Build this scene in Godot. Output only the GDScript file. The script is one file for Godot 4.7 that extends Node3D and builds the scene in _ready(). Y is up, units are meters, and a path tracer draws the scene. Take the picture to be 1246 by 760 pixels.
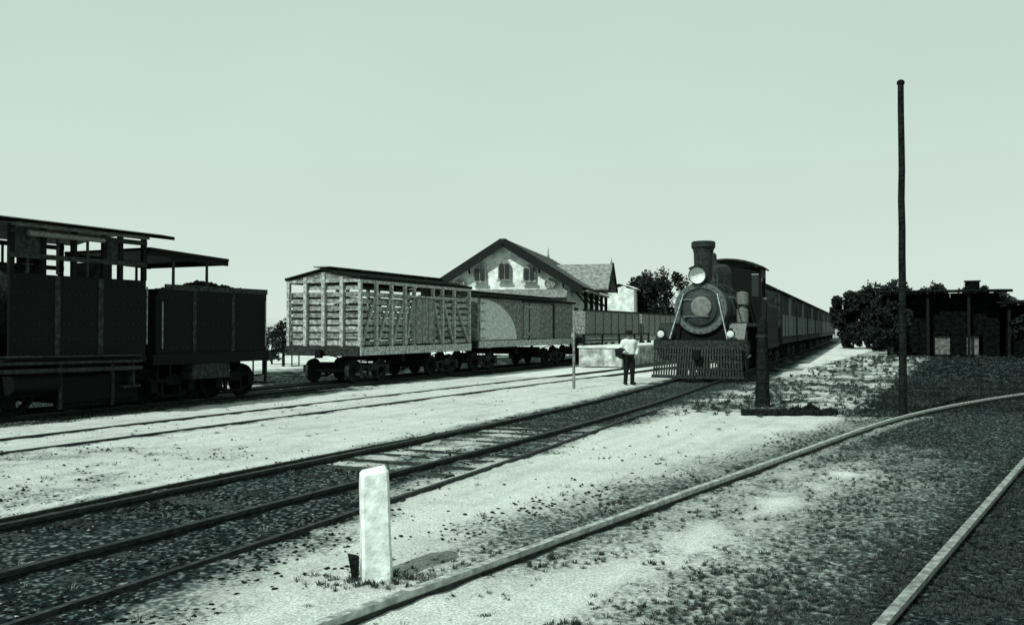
extends Node3D
# A country railway yard: cattle cars, a station, a steam engine with its goods train, sand and cinders.
# Plan coordinates: x to the right, d = metres in front of the camera (world z = -d), y up.

const RAIL_TOP := 0.075
var used := {}
var T := {}
var M := {}
var cache := {}

# ------------------------------------------------------------------ mesh builder
class MB:
	var v := PackedVector3Array()
	var n := PackedVector3Array()
	var ix := PackedInt32Array()
	func tri(a: Vector3, b: Vector3, c: Vector3):
		var nn := (b - a).cross(c - a).normalized()
		var i := v.size()
		v.append(a); v.append(b); v.append(c)
		n.append(nn); n.append(nn); n.append(nn)
		ix.append(i); ix.append(i + 2); ix.append(i + 1)
	func quad(a: Vector3, b: Vector3, c: Vector3, d: Vector3):
		var nn := (c - a).cross(d - b).normalized()
		var i := v.size()
		v.append(a); v.append(b); v.append(c); v.append(d)
		for k in 4: n.append(nn)
		ix.append_array(PackedInt32Array([i, i + 2, i + 1, i, i + 3, i + 2]))
	func quadn(a: Vector3, b: Vector3, c: Vector3, d: Vector3, na: Vector3, nb: Vector3, nc: Vector3, nd: Vector3):
		var i := v.size()
		v.append(a); v.append(b); v.append(c); v.append(d)
		n.append(na); n.append(nb); n.append(nc); n.append(nd)
		ix.append_array(PackedInt32Array([i, i + 2, i + 1, i, i + 3, i + 2]))
	func box(c: Vector3, s: Vector3, b := Basis()):
		var x := b.x * s.x * 0.5
		var y := b.y * s.y * 0.5
		var z := b.z * s.z * 0.5
		quad(c - x - y + z, c + x - y + z, c + x + y + z, c - x + y + z)
		quad(c + x - y - z, c - x - y - z, c - x + y - z, c + x + y - z)
		quad(c + x - y + z, c + x - y - z, c + x + y - z, c + x + y + z)
		quad(c - x - y - z, c - x - y + z, c - x + y + z, c - x + y - z)
		quad(c - x + y + z, c + x + y + z, c + x + y - z, c - x + y - z)
		quad(c - x - y - z, c + x - y - z, c + x - y + z, c - x - y + z)
	func span(a: Vector3, b: Vector3):
		box((a + b) * 0.5, (b - a).abs())
	func beam(a: Vector3, b: Vector3, w: float, h: float, up := Vector3.UP):
		var x := (b - a).normalized()
		if absf(x.dot(up)) > 0.98: up = Vector3.RIGHT
		var z := x.cross(up).normalized()
		var y := z.cross(x)
		box((a + b) * 0.5, Vector3(a.distance_to(b), h, w), Basis(x, y, z))
	func tube(a: Vector3, b: Vector3, r1: float, r2: float, seg := 12, caps := true):
		var ax := (b - a).normalized()
		var up := Vector3.UP if absf(ax.y) < 0.9 else Vector3.RIGHT
		var u := ax.cross(up).normalized()
		var w := ax.cross(u)
		for k in seg:
			var t0 := TAU * k / seg
			var t1 := TAU * (k + 1) / seg
			var d0 := u * cos(t0) + w * sin(t0)
			var d1 := u * cos(t1) + w * sin(t1)
			quadn(a + d0 * r1, a + d1 * r1, b + d1 * r2, b + d0 * r2, d0, d1, d1, d0)
			if caps:
				if r1 > 0.0005: tri(a, a + d1 * r1, a + d0 * r1)
				if r2 > 0.0005: tri(b, b + d0 * r2, b + d1 * r2)
	func lathe(o: Vector3, ax: Vector3, prof: Array, seg := 16, smooth := true):
		# prof: [radius, distance along ax]
		ax = ax.normalized()
		var up := Vector3.UP if absf(ax.y) < 0.9 else Vector3.RIGHT
		var u := ax.cross(up).normalized()
		var w := ax.cross(u)
		for j in prof.size() - 1:
			var r0: float = prof[j][0]
			var h0: float = prof[j][1]
			var r1: float = prof[j + 1][0]
			var h1: float = prof[j + 1][1]
			var sl := Vector2(h1 - h0, r0 - r1).normalized()
			for k in seg:
				var t0 := TAU * k / seg
				var t1 := TAU * (k + 1) / seg
				var d0 := u * cos(t0) + w * sin(t0)
				var d1 := u * cos(t1) + w * sin(t1)
				var n0 := (d0 * sl.x + ax * sl.y).normalized()
				var n1 := (d1 * sl.x + ax * sl.y).normalized()
				var a := o + ax * h0 + d0 * r0
				var b := o + ax * h0 + d1 * r0
				var c := o + ax * h1 + d1 * r1
				var d := o + ax * h1 + d0 * r1
				if r0 < 0.0005:
					var i := v.size()
					v.append(a); v.append(c); v.append(d)
					n.append(n0); n.append(n1); n.append(n0)
					ix.append_array(PackedInt32Array([i, i + 2, i + 1]))
				elif r1 < 0.0005:
					var i2 := v.size()
					v.append(a); v.append(b); v.append(c)
					n.append(n0); n.append(n1); n.append(n0)
					ix.append_array(PackedInt32Array([i2, i2 + 2, i2 + 1]))
				else:
					quadn(a, b, c, d, n0, n1, n1, n0)
	func prism(pts: Array, o: Vector3, u: Vector3, w: Vector3, depth: float):
		# convex outline pts (Vector2, counter-clockwise seen from u x w) pushed out by depth along u x w
		var nn := u.cross(w).normalized()
		var f := []
		var g := []
		for p in pts:
			f.append(o + u * p.x + w * p.y + nn * depth)
			g.append(o + u * p.x + w * p.y)
		for k in range(1, pts.size() - 1):
			tri(f[0], f[k], f[k + 1])
			tri(g[0], g[k + 1], g[k])
		for k in pts.size():
			var l := (k + 1) % pts.size()
			quad(g[k], g[l], f[l], f[k])
	func mesh() -> ArrayMesh:
		var a := []
		a.resize(Mesh.ARRAY_MAX)
		a[Mesh.ARRAY_VERTEX] = v
		a[Mesh.ARRAY_NORMAL] = n
		a[Mesh.ARRAY_INDEX] = ix
		var m := ArrayMesh.new()
		m.add_surface_from_arrays(Mesh.PRIMITIVE_TRIANGLES, a)
		return m

# ------------------------------------------------------------------ objects
func numbered(called: String) -> String:
	var k: int = used.get(called, 0)
	used[called] = k + 1
	return called if k == 0 else "%s_%03d" % [called, k]

func tag(o: Node, label: String, category := "", group := "", kind := ""):
	if label: o.set_meta("label", label)
	if category: o.set_meta("category", category)
	if group: o.set_meta("group", group)
	if kind: o.set_meta("kind", kind)

func thing(called: String, label: String, category: String, pos := Vector3.ZERO, yaw := 0.0, group := "") -> Node3D:
	var o := Node3D.new()
	o.name = numbered(called)
	add_child(o)
	o.position = pos
	o.rotation.y = yaw
	tag(o, label, category, group)
	return o

func part(parent: Node, called: String, shape, mat: Material, xf := Transform3D()) -> MeshInstance3D:
	var o := MeshInstance3D.new()
	o.name = called if parent != self else numbered(called)
	o.mesh = shape.mesh() if shape is MB else shape
	o.material_override = mat
	parent.add_child(o, true)
	o.transform = xf
	return o

func at(t: Vector3) -> Transform3D:
	return Transform3D(Basis(), t)

func pd(x: float, d: float, y := 0.0) -> Vector3:
	return Vector3(x, y, -d)

# ------------------------------------------------------------------ materials
func tone(v: float, tint := 1.0) -> Color:
	# the grey of a hand-printed plate: very slightly green
	return Color(v * (1.0 - 0.09 * tint), v, v * (1.0 - 0.035 * tint)).linear_to_srgb()

func ink(v: float) -> Color:
	return Color(v * 0.8, v, v * 1.0).linear_to_srgb()

func noise_tex(freq: float, lo: float, hi: float, octaves := 4, seed_ := 1, size := 256) -> NoiseTexture2D:
	var n := FastNoiseLite.new()
	n.seed = seed_
	n.frequency = freq
	n.fractal_octaves = octaves
	var g := Gradient.new()
	g.set_color(0, Color(lo, lo, lo))
	g.set_color(1, Color(hi, hi, hi))
	g.set_offset(0, 0.2)
	g.set_offset(1, 0.8)
	var t := NoiseTexture2D.new()
	t.width = size
	t.height = size
	t.seamless = true
	t.noise = n
	t.color_ramp = g
	return t

func normal_tex(freq: float, strength: float, seed_ := 5, size := 256) -> NoiseTexture2D:
	var n := FastNoiseLite.new()
	n.seed = seed_
	n.frequency = freq
	n.fractal_octaves = 4
	var t := NoiseTexture2D.new()
	t.width = size
	t.height = size
	t.seamless = true
	t.noise = n
	t.as_normal_map = true
	t.bump_strength = strength
	return t

func mat(key: String, c: Color, rough := 0.8, metal := 0.0, tex := "mottle", scale := 0.6, bump := 0.6):
	var m := StandardMaterial3D.new()
	m.albedo_color = c
	m.roughness = rough
	m.metallic = metal
	m.metallic_specular = 0.18 if maxf(c.g, c.b) < 0.36 else 0.4
	if tex:
		m.albedo_texture = T[tex]
		m.uv1_triplanar = true
		m.uv1_world_triplanar = false
		m.uv1_scale = Vector3.ONE * scale
		if bump > 0.0:
			m.normal_enabled = true
			m.normal_texture = T["bump"]
			m.normal_scale = bump
	M[key] = m

func materials():
	T["mottle"] = noise_tex(0.02, 0.8, 1.0, 5, 3)
	T["stain"] = noise_tex(0.03, 0.6, 1.0, 6, 9)
	T["speck"] = noise_tex(0.12, 0.35, 1.0, 3, 21)
	T["bump"] = normal_tex(0.05, 6.0)
	# long wood fibres
	var img := Image.create(256, 256, true, Image.FORMAT_RGB8)
	var n := FastNoiseLite.new()
	n.seed = 12
	n.frequency = 0.05
	for y in 256:
		for x in 256:
			var g := 0.78 + 0.3 * n.get_noise_2d(x * 0.15, y * 3.0) + 0.16 * n.get_noise_2d(x * 0.9 + 500, y * 8.0)
			g = clampf(g, 0.3, 1.0)
			img.set_pixel(x, y, Color(g, g, g))
	img.generate_mipmaps()
	T["wood"] = ImageTexture.create_from_image(img)
	mat("iron", ink(0.012), 0.62, 0.0, "speck", 1.4, 0.5)
	mat("iron_worn", ink(0.042), 0.55, 0.0, "stain", 0.9, 0.6)
	mat("smokebox", ink(0.05), 0.5, 0.0, "mottle", 0.9, 0.25)
	mat("smoke_ring", ink(0.11), 0.45, 0.0, "mottle", 1.0, 0.25)
	mat("steel", ink(0.3), 0.4, 0.6, "stain", 1.0, 0.4)
	mat("rail", ink(0.05), 0.5, 0.1, "stain", 1.2, 0.5)
	mat("rail_pale", tone(0.52), 0.5, 0.2, "stain", 1.2, 0.4)
	mat("rail_worn", tone(0.36), 0.5, 0.2, "stain", 1.2, 0.4)
	mat("lamp_white", tone(0.75), 0.35, 0.0, "mottle", 2.0, 0.0)
	mat("plate", tone(0.2), 0.6, 0.0, "stain", 1.6, 0.5)
	mat("plate_plain", tone(0.17), 0.5, 0.0, "mottle", 0.8, 0.15)
	mat("slat", tone(0.4), 0.85, 0.0, "stain", 0.8, 0.6)
	mat("slat2", tone(0.3), 0.85, 0.0, "stain", 0.7, 0.6)
	mat("slat3", tone(0.5), 0.85, 0.0, "stain", 0.9, 0.6)
	mat("sill", tone(0.55), 0.8, 0.0, "stain", 0.8, 0.5)
	mat("roof_dark", ink(0.022), 0.9, 0.0, "stain", 0.7, 0.6)
	mat("car_grey", tone(0.24), 0.85, 0.0, "stain", 0.6, 0.6)
	mat("car_grey2", tone(0.3), 0.85, 0.0, "stain", 0.9, 0.6)
	mat("car_pale", tone(0.62), 0.85, 0.0, "mottle", 0.9, 0.5)
	mat("car_dark", ink(0.03), 0.8, 0.0, "stain", 0.5, 0.5)
	mat("car_mid", ink(0.12), 0.8, 0.0, "stain", 0.5, 0.5)
	mat("plaster", tone(0.8), 0.9, 0.0, "mottle", 0.25, 0.3)
	mat("tile", tone(0.3), 0.9, 0.0, "stain", 0.35, 0.8)
	mat("tile2", tone(0.24), 0.9, 0.0, "stain", 0.5, 0.8)
	mat("trim_dark", ink(0.018), 0.85, 0.0, "mottle", 0.8, 0.4)
	mat("trim_grey", tone(0.28), 0.85, 0.0, "stain", 0.6, 0.5)
	mat("post_white", tone(0.84), 0.9, 0.0, "mottle", 1.3, 0.25)
	mat("old_wood", ink(0.02), 0.9, 0.0, "stain", 1.2, 0.8)
	mat("sleeper", ink(0.035), 0.95, 0.0, "stain", 1.5, 0.9)
	mat("sleeper2", ink(0.06), 0.95, 0.0, "stain", 1.2, 0.9)
	mat("shed", ink(0.008), 0.9, 0.0, "stain", 0.4, 0.6)
	mat("shed_pale", tone(0.16), 0.9, 0.0, "stain", 0.5, 0.5)
	mat("concrete", tone(0.6), 0.9, 0.0, "stain", 0.25, 0.5)
	mat("bark", ink(0.03), 0.95, 0.0, "stain", 1.0, 0.8)
	mat("leaf", ink(0.022), 0.8, 0.0, "", 1.0, 0.0)
	mat("leaf2", ink(0.04), 0.8, 0.0, "", 1.0, 0.0)
	mat("grass", ink(0.045), 0.85, 0.0, "", 1.0, 0.0)
	mat("grass_dry", tone(0.13), 0.85, 0.0, "", 1.0, 0.0)
	mat("stone", tone(0.3), 0.95, 0.0, "", 1.0, 0.0)
	mat("clinker", ink(0.012), 0.95, 0.0, "", 1.0, 0.0)
	mat("shirt", tone(0.78), 0.9, 0.0, "mottle", 3.0, 0.3)
	mat("cloth_dark", ink(0.014), 0.95, 0.0, "mottle", 3.0, 0.3)
	mat("skin", tone(0.14), 0.6, 0.0, "", 1.0, 0.0)
	mat("coal", ink(0.012), 0.7, 0.0, "speck", 2.0, 1.0)
	mat("glass", ink(0.03), 0.15, 0.0, "", 1.0, 0.0)
	for k in ["clinker", "stone", "old_wood", "shed", "roof_dark", "bark"]:
		M[k].specular_mode = BaseMaterial3D.SPECULAR_DISABLED
	for k in ["leaf", "leaf2", "grass", "grass_dry"]:
		M[k].cull_mode = BaseMaterial3D.CULL_DISABLED
		M[k].backlight_enabled = true
		M[k].backlight = Color(0.012, 0.02, 0.016)
		M[k].specular_mode = BaseMaterial3D.SPECULAR_DISABLED

# ------------------------------------------------------------------ the tracks in plan
# each returns Vector2(x, d) for a distance s along the yard and an offset q towards the camera
func path_c(s: float, q: float) -> Vector2:
	var c := -6.64
	if s > 24.0: c = -7.144 - 0.084 * (s - 24.0)
	elif s > 12.0: c = -6.64 - 0.0035 * (s - 12.0) * (s - 12.0)
	return Vector2(0.44, 0.9) * s + Vector2(0.9, -0.44) * (c + q)

func path_b(s: float, q: float) -> Vector2:
	return Vector2(-4.12, 20.3) + Vector2(0.45, 0.893) * s + Vector2(0.893, -0.45) * q

func path_stock(s: float, q: float) -> Vector2:
	return Vector2(-5.88, 28.07) + Vector2(0.407, 0.9135) * s + Vector2(0.9135, -0.407) * q

func path_a(s: float, q: float) -> Vector2:
	return Vector2(-9.07, 20.16) + Vector2(0.43, 0.903) * s + Vector2(0.903, -0.43) * q

func rail_d(d: float) -> float:          # x of the long pale rail at depth d
	var x := (-3.84 + 0.57 * d) / 0.82
	if d > 15.0: x += 0.0235 * (d - 15.0) * (d - 15.0)
	return x

func rail_e(d: float) -> float:
	return (-1.22 + 0.57 * d) / 0.82 + 0.012 * maxf(0.0, d - 12.0) * maxf(0.0, d - 12.0)

func rail_mesh(pts: PackedVector2Array, top: float, foot: float, w := 0.07, piece := 0) -> MB:
	# piece 0 the whole section, 1 web and foot only, 2 head only
	var mb := MB.new()
	var prof := [Vector2(-w * 0.5, top), Vector2(w * 0.5, top), Vector2(w * 0.5, top - 0.04), Vector2(0.012, top - 0.055), Vector2(0.012, foot + 0.02), Vector2(0.07, foot), Vector2(-0.07, foot), Vector2(-0.012, foot + 0.02), Vector2(-0.012, top - 0.055), Vector2(-w * 0.5, top - 0.04)]
	for k in pts.size() - 1:
		var t0 := (pts[min(k + 1, pts.size() - 1)] - pts[max(k - 1, 0)]).normalized()
		var t1 := (pts[min(k + 2, pts.size() - 1)] - pts[k]).normalized()
		var s0 := Vector2(t0.y, -t0.x)
		var s1 := Vector2(t1.y, -t1.x)
		for j in prof.size():
			var in_head: bool = j < 3 or j > 7
			if piece == 1 and in_head or piece == 2 and not in_head: continue
			var p: Vector2 = prof[j]
			var r: Vector2 = prof[(j + 1) % prof.size()]
			var a := pts[k] + s0 * p.x
			var b := pts[k] + s0 * r.x
			var c := pts[k + 1] + s1 * r.x
			var e := pts[k + 1] + s1 * p.x
			mb.quad(Vector3(a.x, p.y, -a.y), Vector3(b.x, r.y, -b.y), Vector3(c.x, r.y, -c.y), Vector3(e.x, p.y, -e.y))
	return mb

func line(f: Callable, s0: float, s1: float, q: float, step := 1.0) -> PackedVector2Array:
	var out := PackedVector2Array()
	var n := int(ceil((s1 - s0) / step))
	for k in n + 1:
		out.append(f.call(s0 + (s1 - s0) * k / n, q))
	return out

func sleeper_mesh(rng: RandomNumberGenerator) -> ArrayMesh:
	var mb := MB.new()
	var l := 2.45 + rng.randf_range(-0.12, 0.12)
	var w := 0.23 + rng.randf_range(-0.03, 0.03)
	var h := 0.16
	var nx := 4
	var prev := []
	for k in nx + 1:
		var z := -l / 2 + l * k / nx
		var j := rng.randf_range(-0.01, 0.01)
		var t := rng.randf_range(-0.006, 0.006)
		var ring := [Vector3(-w / 2 + j, -h, z), Vector3(w / 2 + j, -h, z), Vector3(w / 2 + j, t - 0.02, z), Vector3(w / 2 - 0.025 + j, t, z), Vector3(-w / 2 + 0.025 + j, t, z), Vector3(-w / 2 + j, t - 0.02, z)]
		if k > 0:
			for i in 6:
				var i2 := (i + 1) % 6
				mb.quad(prev[i], prev[i2], ring[i2], ring[i])
		if k == 0 or k == nx:
			for i in range(1, 5):
				if k == 0: mb.tri(ring[0], ring[i + 1], ring[i])
				else: mb.tri(ring[0], ring[i], ring[i + 1])
		prev = ring
	return mb.mesh()

func sleepers(root: Node, f: Callable, s0: float, s1: float, step: float, y: float, seed_: int, len_scale := 1.0, q := 0.0):
	var rng := RandomNumberGenerator.new()
	rng.seed = seed_
	if not cache.has("sl"):
		cache["sl"] = []
		for k in 5: cache["sl"].append(sleeper_mesh(rng))
	var s := s0
	while s < s1:
		var p: Vector2 = f.call(s, q)
		var p2: Vector2 = f.call(s + 0.2, q)
		var d := (p2 - p).normalized()
		var b := Basis(Vector3.UP, atan2(d.y, d.x) + rng.randf_range(-0.02, 0.02))
		b = b.scaled_local(Vector3(1, 1, len_scale))
		part(root, "sleeper", cache["sl"][rng.randi() % 5], M["sleeper"] if rng.randf() < 0.6 else M["sleeper2"], Transform3D(b, pd(p.x, p.y, y + rng.randf_range(-0.012, 0.008))))
		s += step + rng.randf_range(-0.04, 0.04)

# ------------------------------------------------------------------ ground
func band(v: float, soft: float) -> float:
	return clampf(v / soft * 0.5 + 0.5, 0.0, 1.0)

# how much dark cinder, coal dust, turf and painted-in shade covers the pale sand at a spot; n1 coarse, n2 middle noise, both -1..1
func cinders_and_shade(x: float, d: float, n1: float, n2: float) -> float:
	var wob := n1 * 0.55 + n2 * 0.3
	var k := 0.0
	# bed of the engine's track
	var s := 0.44 * x + 0.9 * d
	var qc := 0.9 * x - 0.44 * d
	var c := -6.64
	if s > 24.0: c = -7.144 - 0.084 * (s - 24.0)
	elif s > 12.0: c = -6.64 - 0.0035 * (s - 12.0) * (s - 12.0)
	var off := qc - c
	var wn := 1.2 + 0.27 * maxf(0.0, 8.7 - s)           # towards the camera the bed spreads
	if s > 17.0: wn = 1.25 + 0.06 * minf(s - 17.0, 14.0)
	var wf := 1.25
	k = maxf(k, 0.9 * band(wn + wob * 0.5 - off, 0.35) * band(wf + wob * 0.25 + off, 0.25))
	if s > 9.5 and s < 14.5: k *= 1.0 - 0.75 * band(0.45 - absf(off + 0.25) + n2 * 0.5, 0.5)
	# turf on both sides of the pale rail
	var qd := 0.82 * x - 0.57 * d
	if d > 15.0: qd = (x - rail_d(d)) * 0.82 - 3.84
	var sd := 0.57 * x + 0.82 * d
	var strip := band(0.6 + wob * 0.5 - absf(qd + 4.1), 0.5) * band(sd - 5.2, 1.2)
	k = maxf(k, strip * 0.72)
	var right := band(qd + 3.75 + wob * 0.12, 0.2)
	var path := band(0.3 + n1 * 0.55 + n2 * 0.22 - absf(qd + 3.05 - 0.05 * (sd - 8.0)), 0.22) * band(12.2 - sd, 1.2)
	var low := band(6.6 - sd + n1 * 1.6, 1.0) * band(-1.9 - qd, 0.5)
	var turf := 0.54 + 0.2 * n1 + 0.2 * n2 - 0.6 * path - 0.22 * low * (1.0 - path)
	turf = lerpf(turf, maxf(turf, 0.72), band(qd + 2.4 + wob * 0.5, 0.6))
	turf = lerpf(turf, 0.97, band(qd + 1.5 + wob * 0.25, 0.3))
	turf = lerpf(turf, 0.9, band(sd - 13.0 + wob * 2.2, 2.0))
	if qd > -3.75 - 0.4: k = maxf(k, right * turf)
	# black yard of coal dust between the pole and the sheds
	var qy := 0.894 * x - 0.447 * d + 2.25
	k = maxf(k, 0.97 * band(qy + wob * 0.45, 0.3) * band(d - 17.9 + wob * 0.2, 0.3))
	# scrub beside the goods train
	if qc > -6.0 and d > 19.0 and qy < 0.6:
		k = maxf(k, 0.78 * band(n1 * 1.1 + n2 * 0.9 + 0.22, 0.6))
	# cinders under the engine on the left, its shade painted into the ground colour
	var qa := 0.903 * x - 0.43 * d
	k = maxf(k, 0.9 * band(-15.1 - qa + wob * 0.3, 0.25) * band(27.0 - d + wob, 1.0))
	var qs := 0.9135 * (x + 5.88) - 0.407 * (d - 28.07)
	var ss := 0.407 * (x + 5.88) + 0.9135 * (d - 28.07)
	k = maxf(k, 0.93 * band(1.45 - qs + wob * 0.2, 0.2) * band(qs + 9.0 + wob * 2.0, 2.0) * band(ss + 1.0 + wob * 0.5, 0.6) * band(34.0 - ss, 2.0))  # dark bed below and behind the freight cars, their shade put into the soil colour
	# soot specks and the trodden patch near the left
	if x < -2.0 and qc < -8.2 and d < 13.5:
		k = maxf(k, 0.45 * band(n1 + n2 * 0.6 - 0.05, 0.6) * band(-3.2 - x, 1.5))
	# faint ruts along the sunken rails
	var qb := 0.893 * (x + 4.12) - 0.45 * (d - 20.3)
	k = maxf(k, 0.5 * band(0.12 + n2 * 0.12 - absf(absf(qb) - 0.78), 0.08))
	# far beyond
	if d > 38.0: k = maxf(k, 0.4 * band(n1 + n2 * 0.4 - 0.45, 0.4))
	else: k = maxf(k, 0.16 * band(n1 * 0.7 + n2 * 0.6 - 0.35, 0.3))
	return clampf(k, 0.0, 1.0)

func noise_bytes(freq: float, seed_: int, size: int, oct := 4) -> PackedByteArray:
	var n := FastNoiseLite.new()
	n.seed = seed_
	n.frequency = freq
	n.fractal_octaves = oct
	var im := n.get_image(size, size, false, false, false)
	im.convert(Image.FORMAT_L8)
	return im.get_data()

func soil_texture(x0: float, d0: float, w: float, size: int, grain: float) -> ImageTexture:
	var px := w / size
	var a := noise_bytes(px * 0.35, 31, size)
	var b := noise_bytes(px * 1.7, 32, size)
	var c := noise_bytes(0.35, 33, size, 2)
	var rng := RandomNumberGenerator.new()
	rng.seed = 77
	var data := PackedByteArray()
	data.resize(size * size * 3)
	var streak := FastNoiseLite.new()       # ruts drawn out along the tracks
	streak.seed = 64
	streak.frequency = 0.9
	var lut := PackedByteArray()
	lut.resize(256)
	for k in 256:
		lut[k] = int(round(Color(k / 255.0 * 0.7, 0, 0).linear_to_srgb().r * 255.0))
	var i := 0
	for row in size:
		var d := d0 + w - (row + 0.5) * px
		for col in size:
			var x := x0 + (col + 0.5) * px
			var n1 := (a[i] - 127.5) / 70.0
			var n2 := (b[i] - 127.5) / 70.0
			var n3 := (c[i] - 127.5) / 90.0
			var k := cinders_and_shade(x, d, n1, n2)
			# grains: sand and clinker lie mixed, few or many of each
			var r := rng.randf()
			var gm := grain * clampf(k * 3.0, 0.3, 1.0)
			var m := clampf((k - 0.5 + (r - 0.5) * gm + n3 * gm * 0.35) * 2.2 + 0.5, 0.0, 1.0)
			m = minf(1.0, lerpf(m, k, 0.45) * 1.04)
			var v := lerpf(0.6 + 0.08 * n1 + 0.05 * n2 + 0.1 * streak.get_noise_2d((0.9 * x - 0.44 * d) * 3.0, (0.44 * x + 0.9 * d) * 0.22) + 0.10 * n3 * grain, 0.007 + 0.014 * r, m)
			v = clampf(v, 0.006, 0.68)
			var dark := 1.0 - clampf(v / 0.3, 0.0, 1.0)
			data[i * 3] = lut[int(v * lerpf(0.93, 0.66, dark) / 0.7 * 255.0)]
			data[i * 3 + 1] = lut[int(v / 0.7 * 255.0)]
			data[i * 3 + 2] = lut[int(v * lerpf(0.965, 1.02, dark) / 0.7 * 255.0)]
			i += 1
	var im := Image.create_from_data(size, size, false, Image.FORMAT_RGB8, data)
	im.generate_mipmaps()
	return ImageTexture.create_from_image(im)

func grain_texture() -> ImageTexture:
	var size := 384
	var b := noise_bytes(0.16, 51, size, 3)
	var rng := RandomNumberGenerator.new()
	rng.seed = 19
	var data := PackedByteArray()
	data.resize(size * size * 3)
	for i in size * size:
		var v := 0.97 + 0.22 * (b[i] - 127.5) / 127.5 - 0.16 * rng.randf()
		if rng.randf() < 0.02: v *= 0.55
		var q := int(clampf(v, 0.2, 1.0) * 255.0)
		data[i * 3] = q
		data[i * 3 + 1] = q
		data[i * 3 + 2] = q
	var im := Image.create_from_data(size, size, false, Image.FORMAT_RGB8, data)
	im.generate_mipmaps()
	return ImageTexture.create_from_image(im)

func bumps(nz: FastNoiseLite, x: float, d: float) -> float:
	return 0.022 * nz.get_noise_2d(x, d) + 0.02 * nz.get_noise_2d(x * 4.0 + 90, d * 4.0)

func sheet(x0: float, d0: float, w: float, cells: int, y: float, rough: bool) -> ArrayMesh:
	var v := PackedVector3Array()
	var uv := PackedVector2Array()
	var uv2 := PackedVector2Array()
	var ix := PackedInt32Array()
	var nz := FastNoiseLite.new()
	nz.seed = 4
	nz.frequency = 0.6
	for r in cells + 1:
		for c in cells + 1:
			var x := x0 + w * c / cells
			var d := d0 + w * r / cells
			var h := y
			if rough:
				h += bumps(nz, x, d)
			v.append(Vector3(x, h, -d))
			uv.append(Vector2(float(c) / cells, 1.0 - float(r) / cells))
			uv2.append(Vector2(x, d) / 1.7)
	for r in cells:
		for c in cells:
			var i := r * (cells + 1) + c
			ix.append_array(PackedInt32Array([i, i + cells + 1, i + 1, i + 1, i + cells + 1, i + cells + 2]))
	var st := SurfaceTool.new()
	var a := []
	a.resize(Mesh.ARRAY_MAX)
	a[Mesh.ARRAY_VERTEX] = v
	a[Mesh.ARRAY_TEX_UV] = uv
	a[Mesh.ARRAY_TEX_UV2] = uv2
	a[Mesh.ARRAY_INDEX] = ix
	var am := ArrayMesh.new()
	am.add_surface_from_arrays(Mesh.PRIMITIVE_TRIANGLES, a)
	st.create_from(am, 0)
	st.generate_normals()
	return st.commit()

func ground():
	var m := StandardMaterial3D.new()
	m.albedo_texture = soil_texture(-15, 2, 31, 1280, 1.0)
	m.roughness = 0.97
	m.specular_mode = BaseMaterial3D.SPECULAR_DISABLED
	m.detail_enabled = true
	m.detail_albedo = grain_texture()
	m.detail_blend_mode = BaseMaterial3D.BLEND_MODE_MUL
	m.detail_uv_layer = BaseMaterial3D.DETAIL_UV_2
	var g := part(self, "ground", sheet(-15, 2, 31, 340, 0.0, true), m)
	tag(g, "", "", "", "structure")
	var m2 := StandardMaterial3D.new()
	m2.albedo_texture = soil_texture(-70, 20, 160, 760, 0.9)
	m2.roughness = 0.97
	m2.specular_mode = BaseMaterial3D.SPECULAR_DISABLED
	var g2 := part(self, "far_ground", sheet(-70, 20, 160, 8, -0.05, false), m2)
	tag(g2, "", "", "", "structure")
	var mb := MB.new()
	mb.quad(Vector3(-3000, -0.3, 3000), Vector3(3000, -0.3, 3000), Vector3(3000, -0.3, -3000), Vector3(-3000, -0.3, -3000))
	mat("plain", tone(0.46), 0.95, 0.0, "stain", 0.01, 0.0)
	M["plain"].specular_mode = BaseMaterial3D.SPECULAR_DISABLED
	var g3 := part(self, "plain", mb, M["plain"])
	tag(g3, "", "", "", "structure")

# ------------------------------------------------------------------ loose cover
func scatter(called: String, label: String, category: String, base: Mesh, m: Material, xfs: Array):
	var mm := MultiMesh.new()
	mm.transform_format = MultiMesh.TRANSFORM_3D
	mm.mesh = base
	mm.instance_count = xfs.size()
	for k in xfs.size(): mm.set_instance_transform(k, xfs[k])
	var o := MultiMeshInstance3D.new()
	o.name = numbered(called)
	o.multimesh = mm
	o.material_override = m
	add_child(o)
	tag(o, label, category, "", "stuff")

func tuft(seed_: int, blades: int) -> ArrayMesh:
	var rng := RandomNumberGenerator.new()
	rng.seed = seed_
	var mb := MB.new()
	for k in blades:
		var a := rng.randf() * TAU
		var o := Vector3(cos(a), 0, sin(a)) * rng.randf() * 0.06
		var lean := Vector3(cos(a + rng.randf() - 0.5), 0, sin(a + rng.randf() - 0.5)) * rng.randf_range(0.02, 0.09)
		var h := rng.randf_range(0.04, 0.11)
		var side := Vector3(-sin(a), 0, cos(a)) * rng.randf_range(0.004, 0.009)
		var mid := o + lean * 0.4 + Vector3.UP * h * 0.6
		mb.quad(o - side + Vector3.DOWN * 0.02, o + side + Vector3.DOWN * 0.02, mid + side * 0.7, mid - side * 0.7)
		mb.tri(mid - side * 0.7, mid + side * 0.7, o + lean + Vector3.UP * h)
	return mb.mesh()

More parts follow.
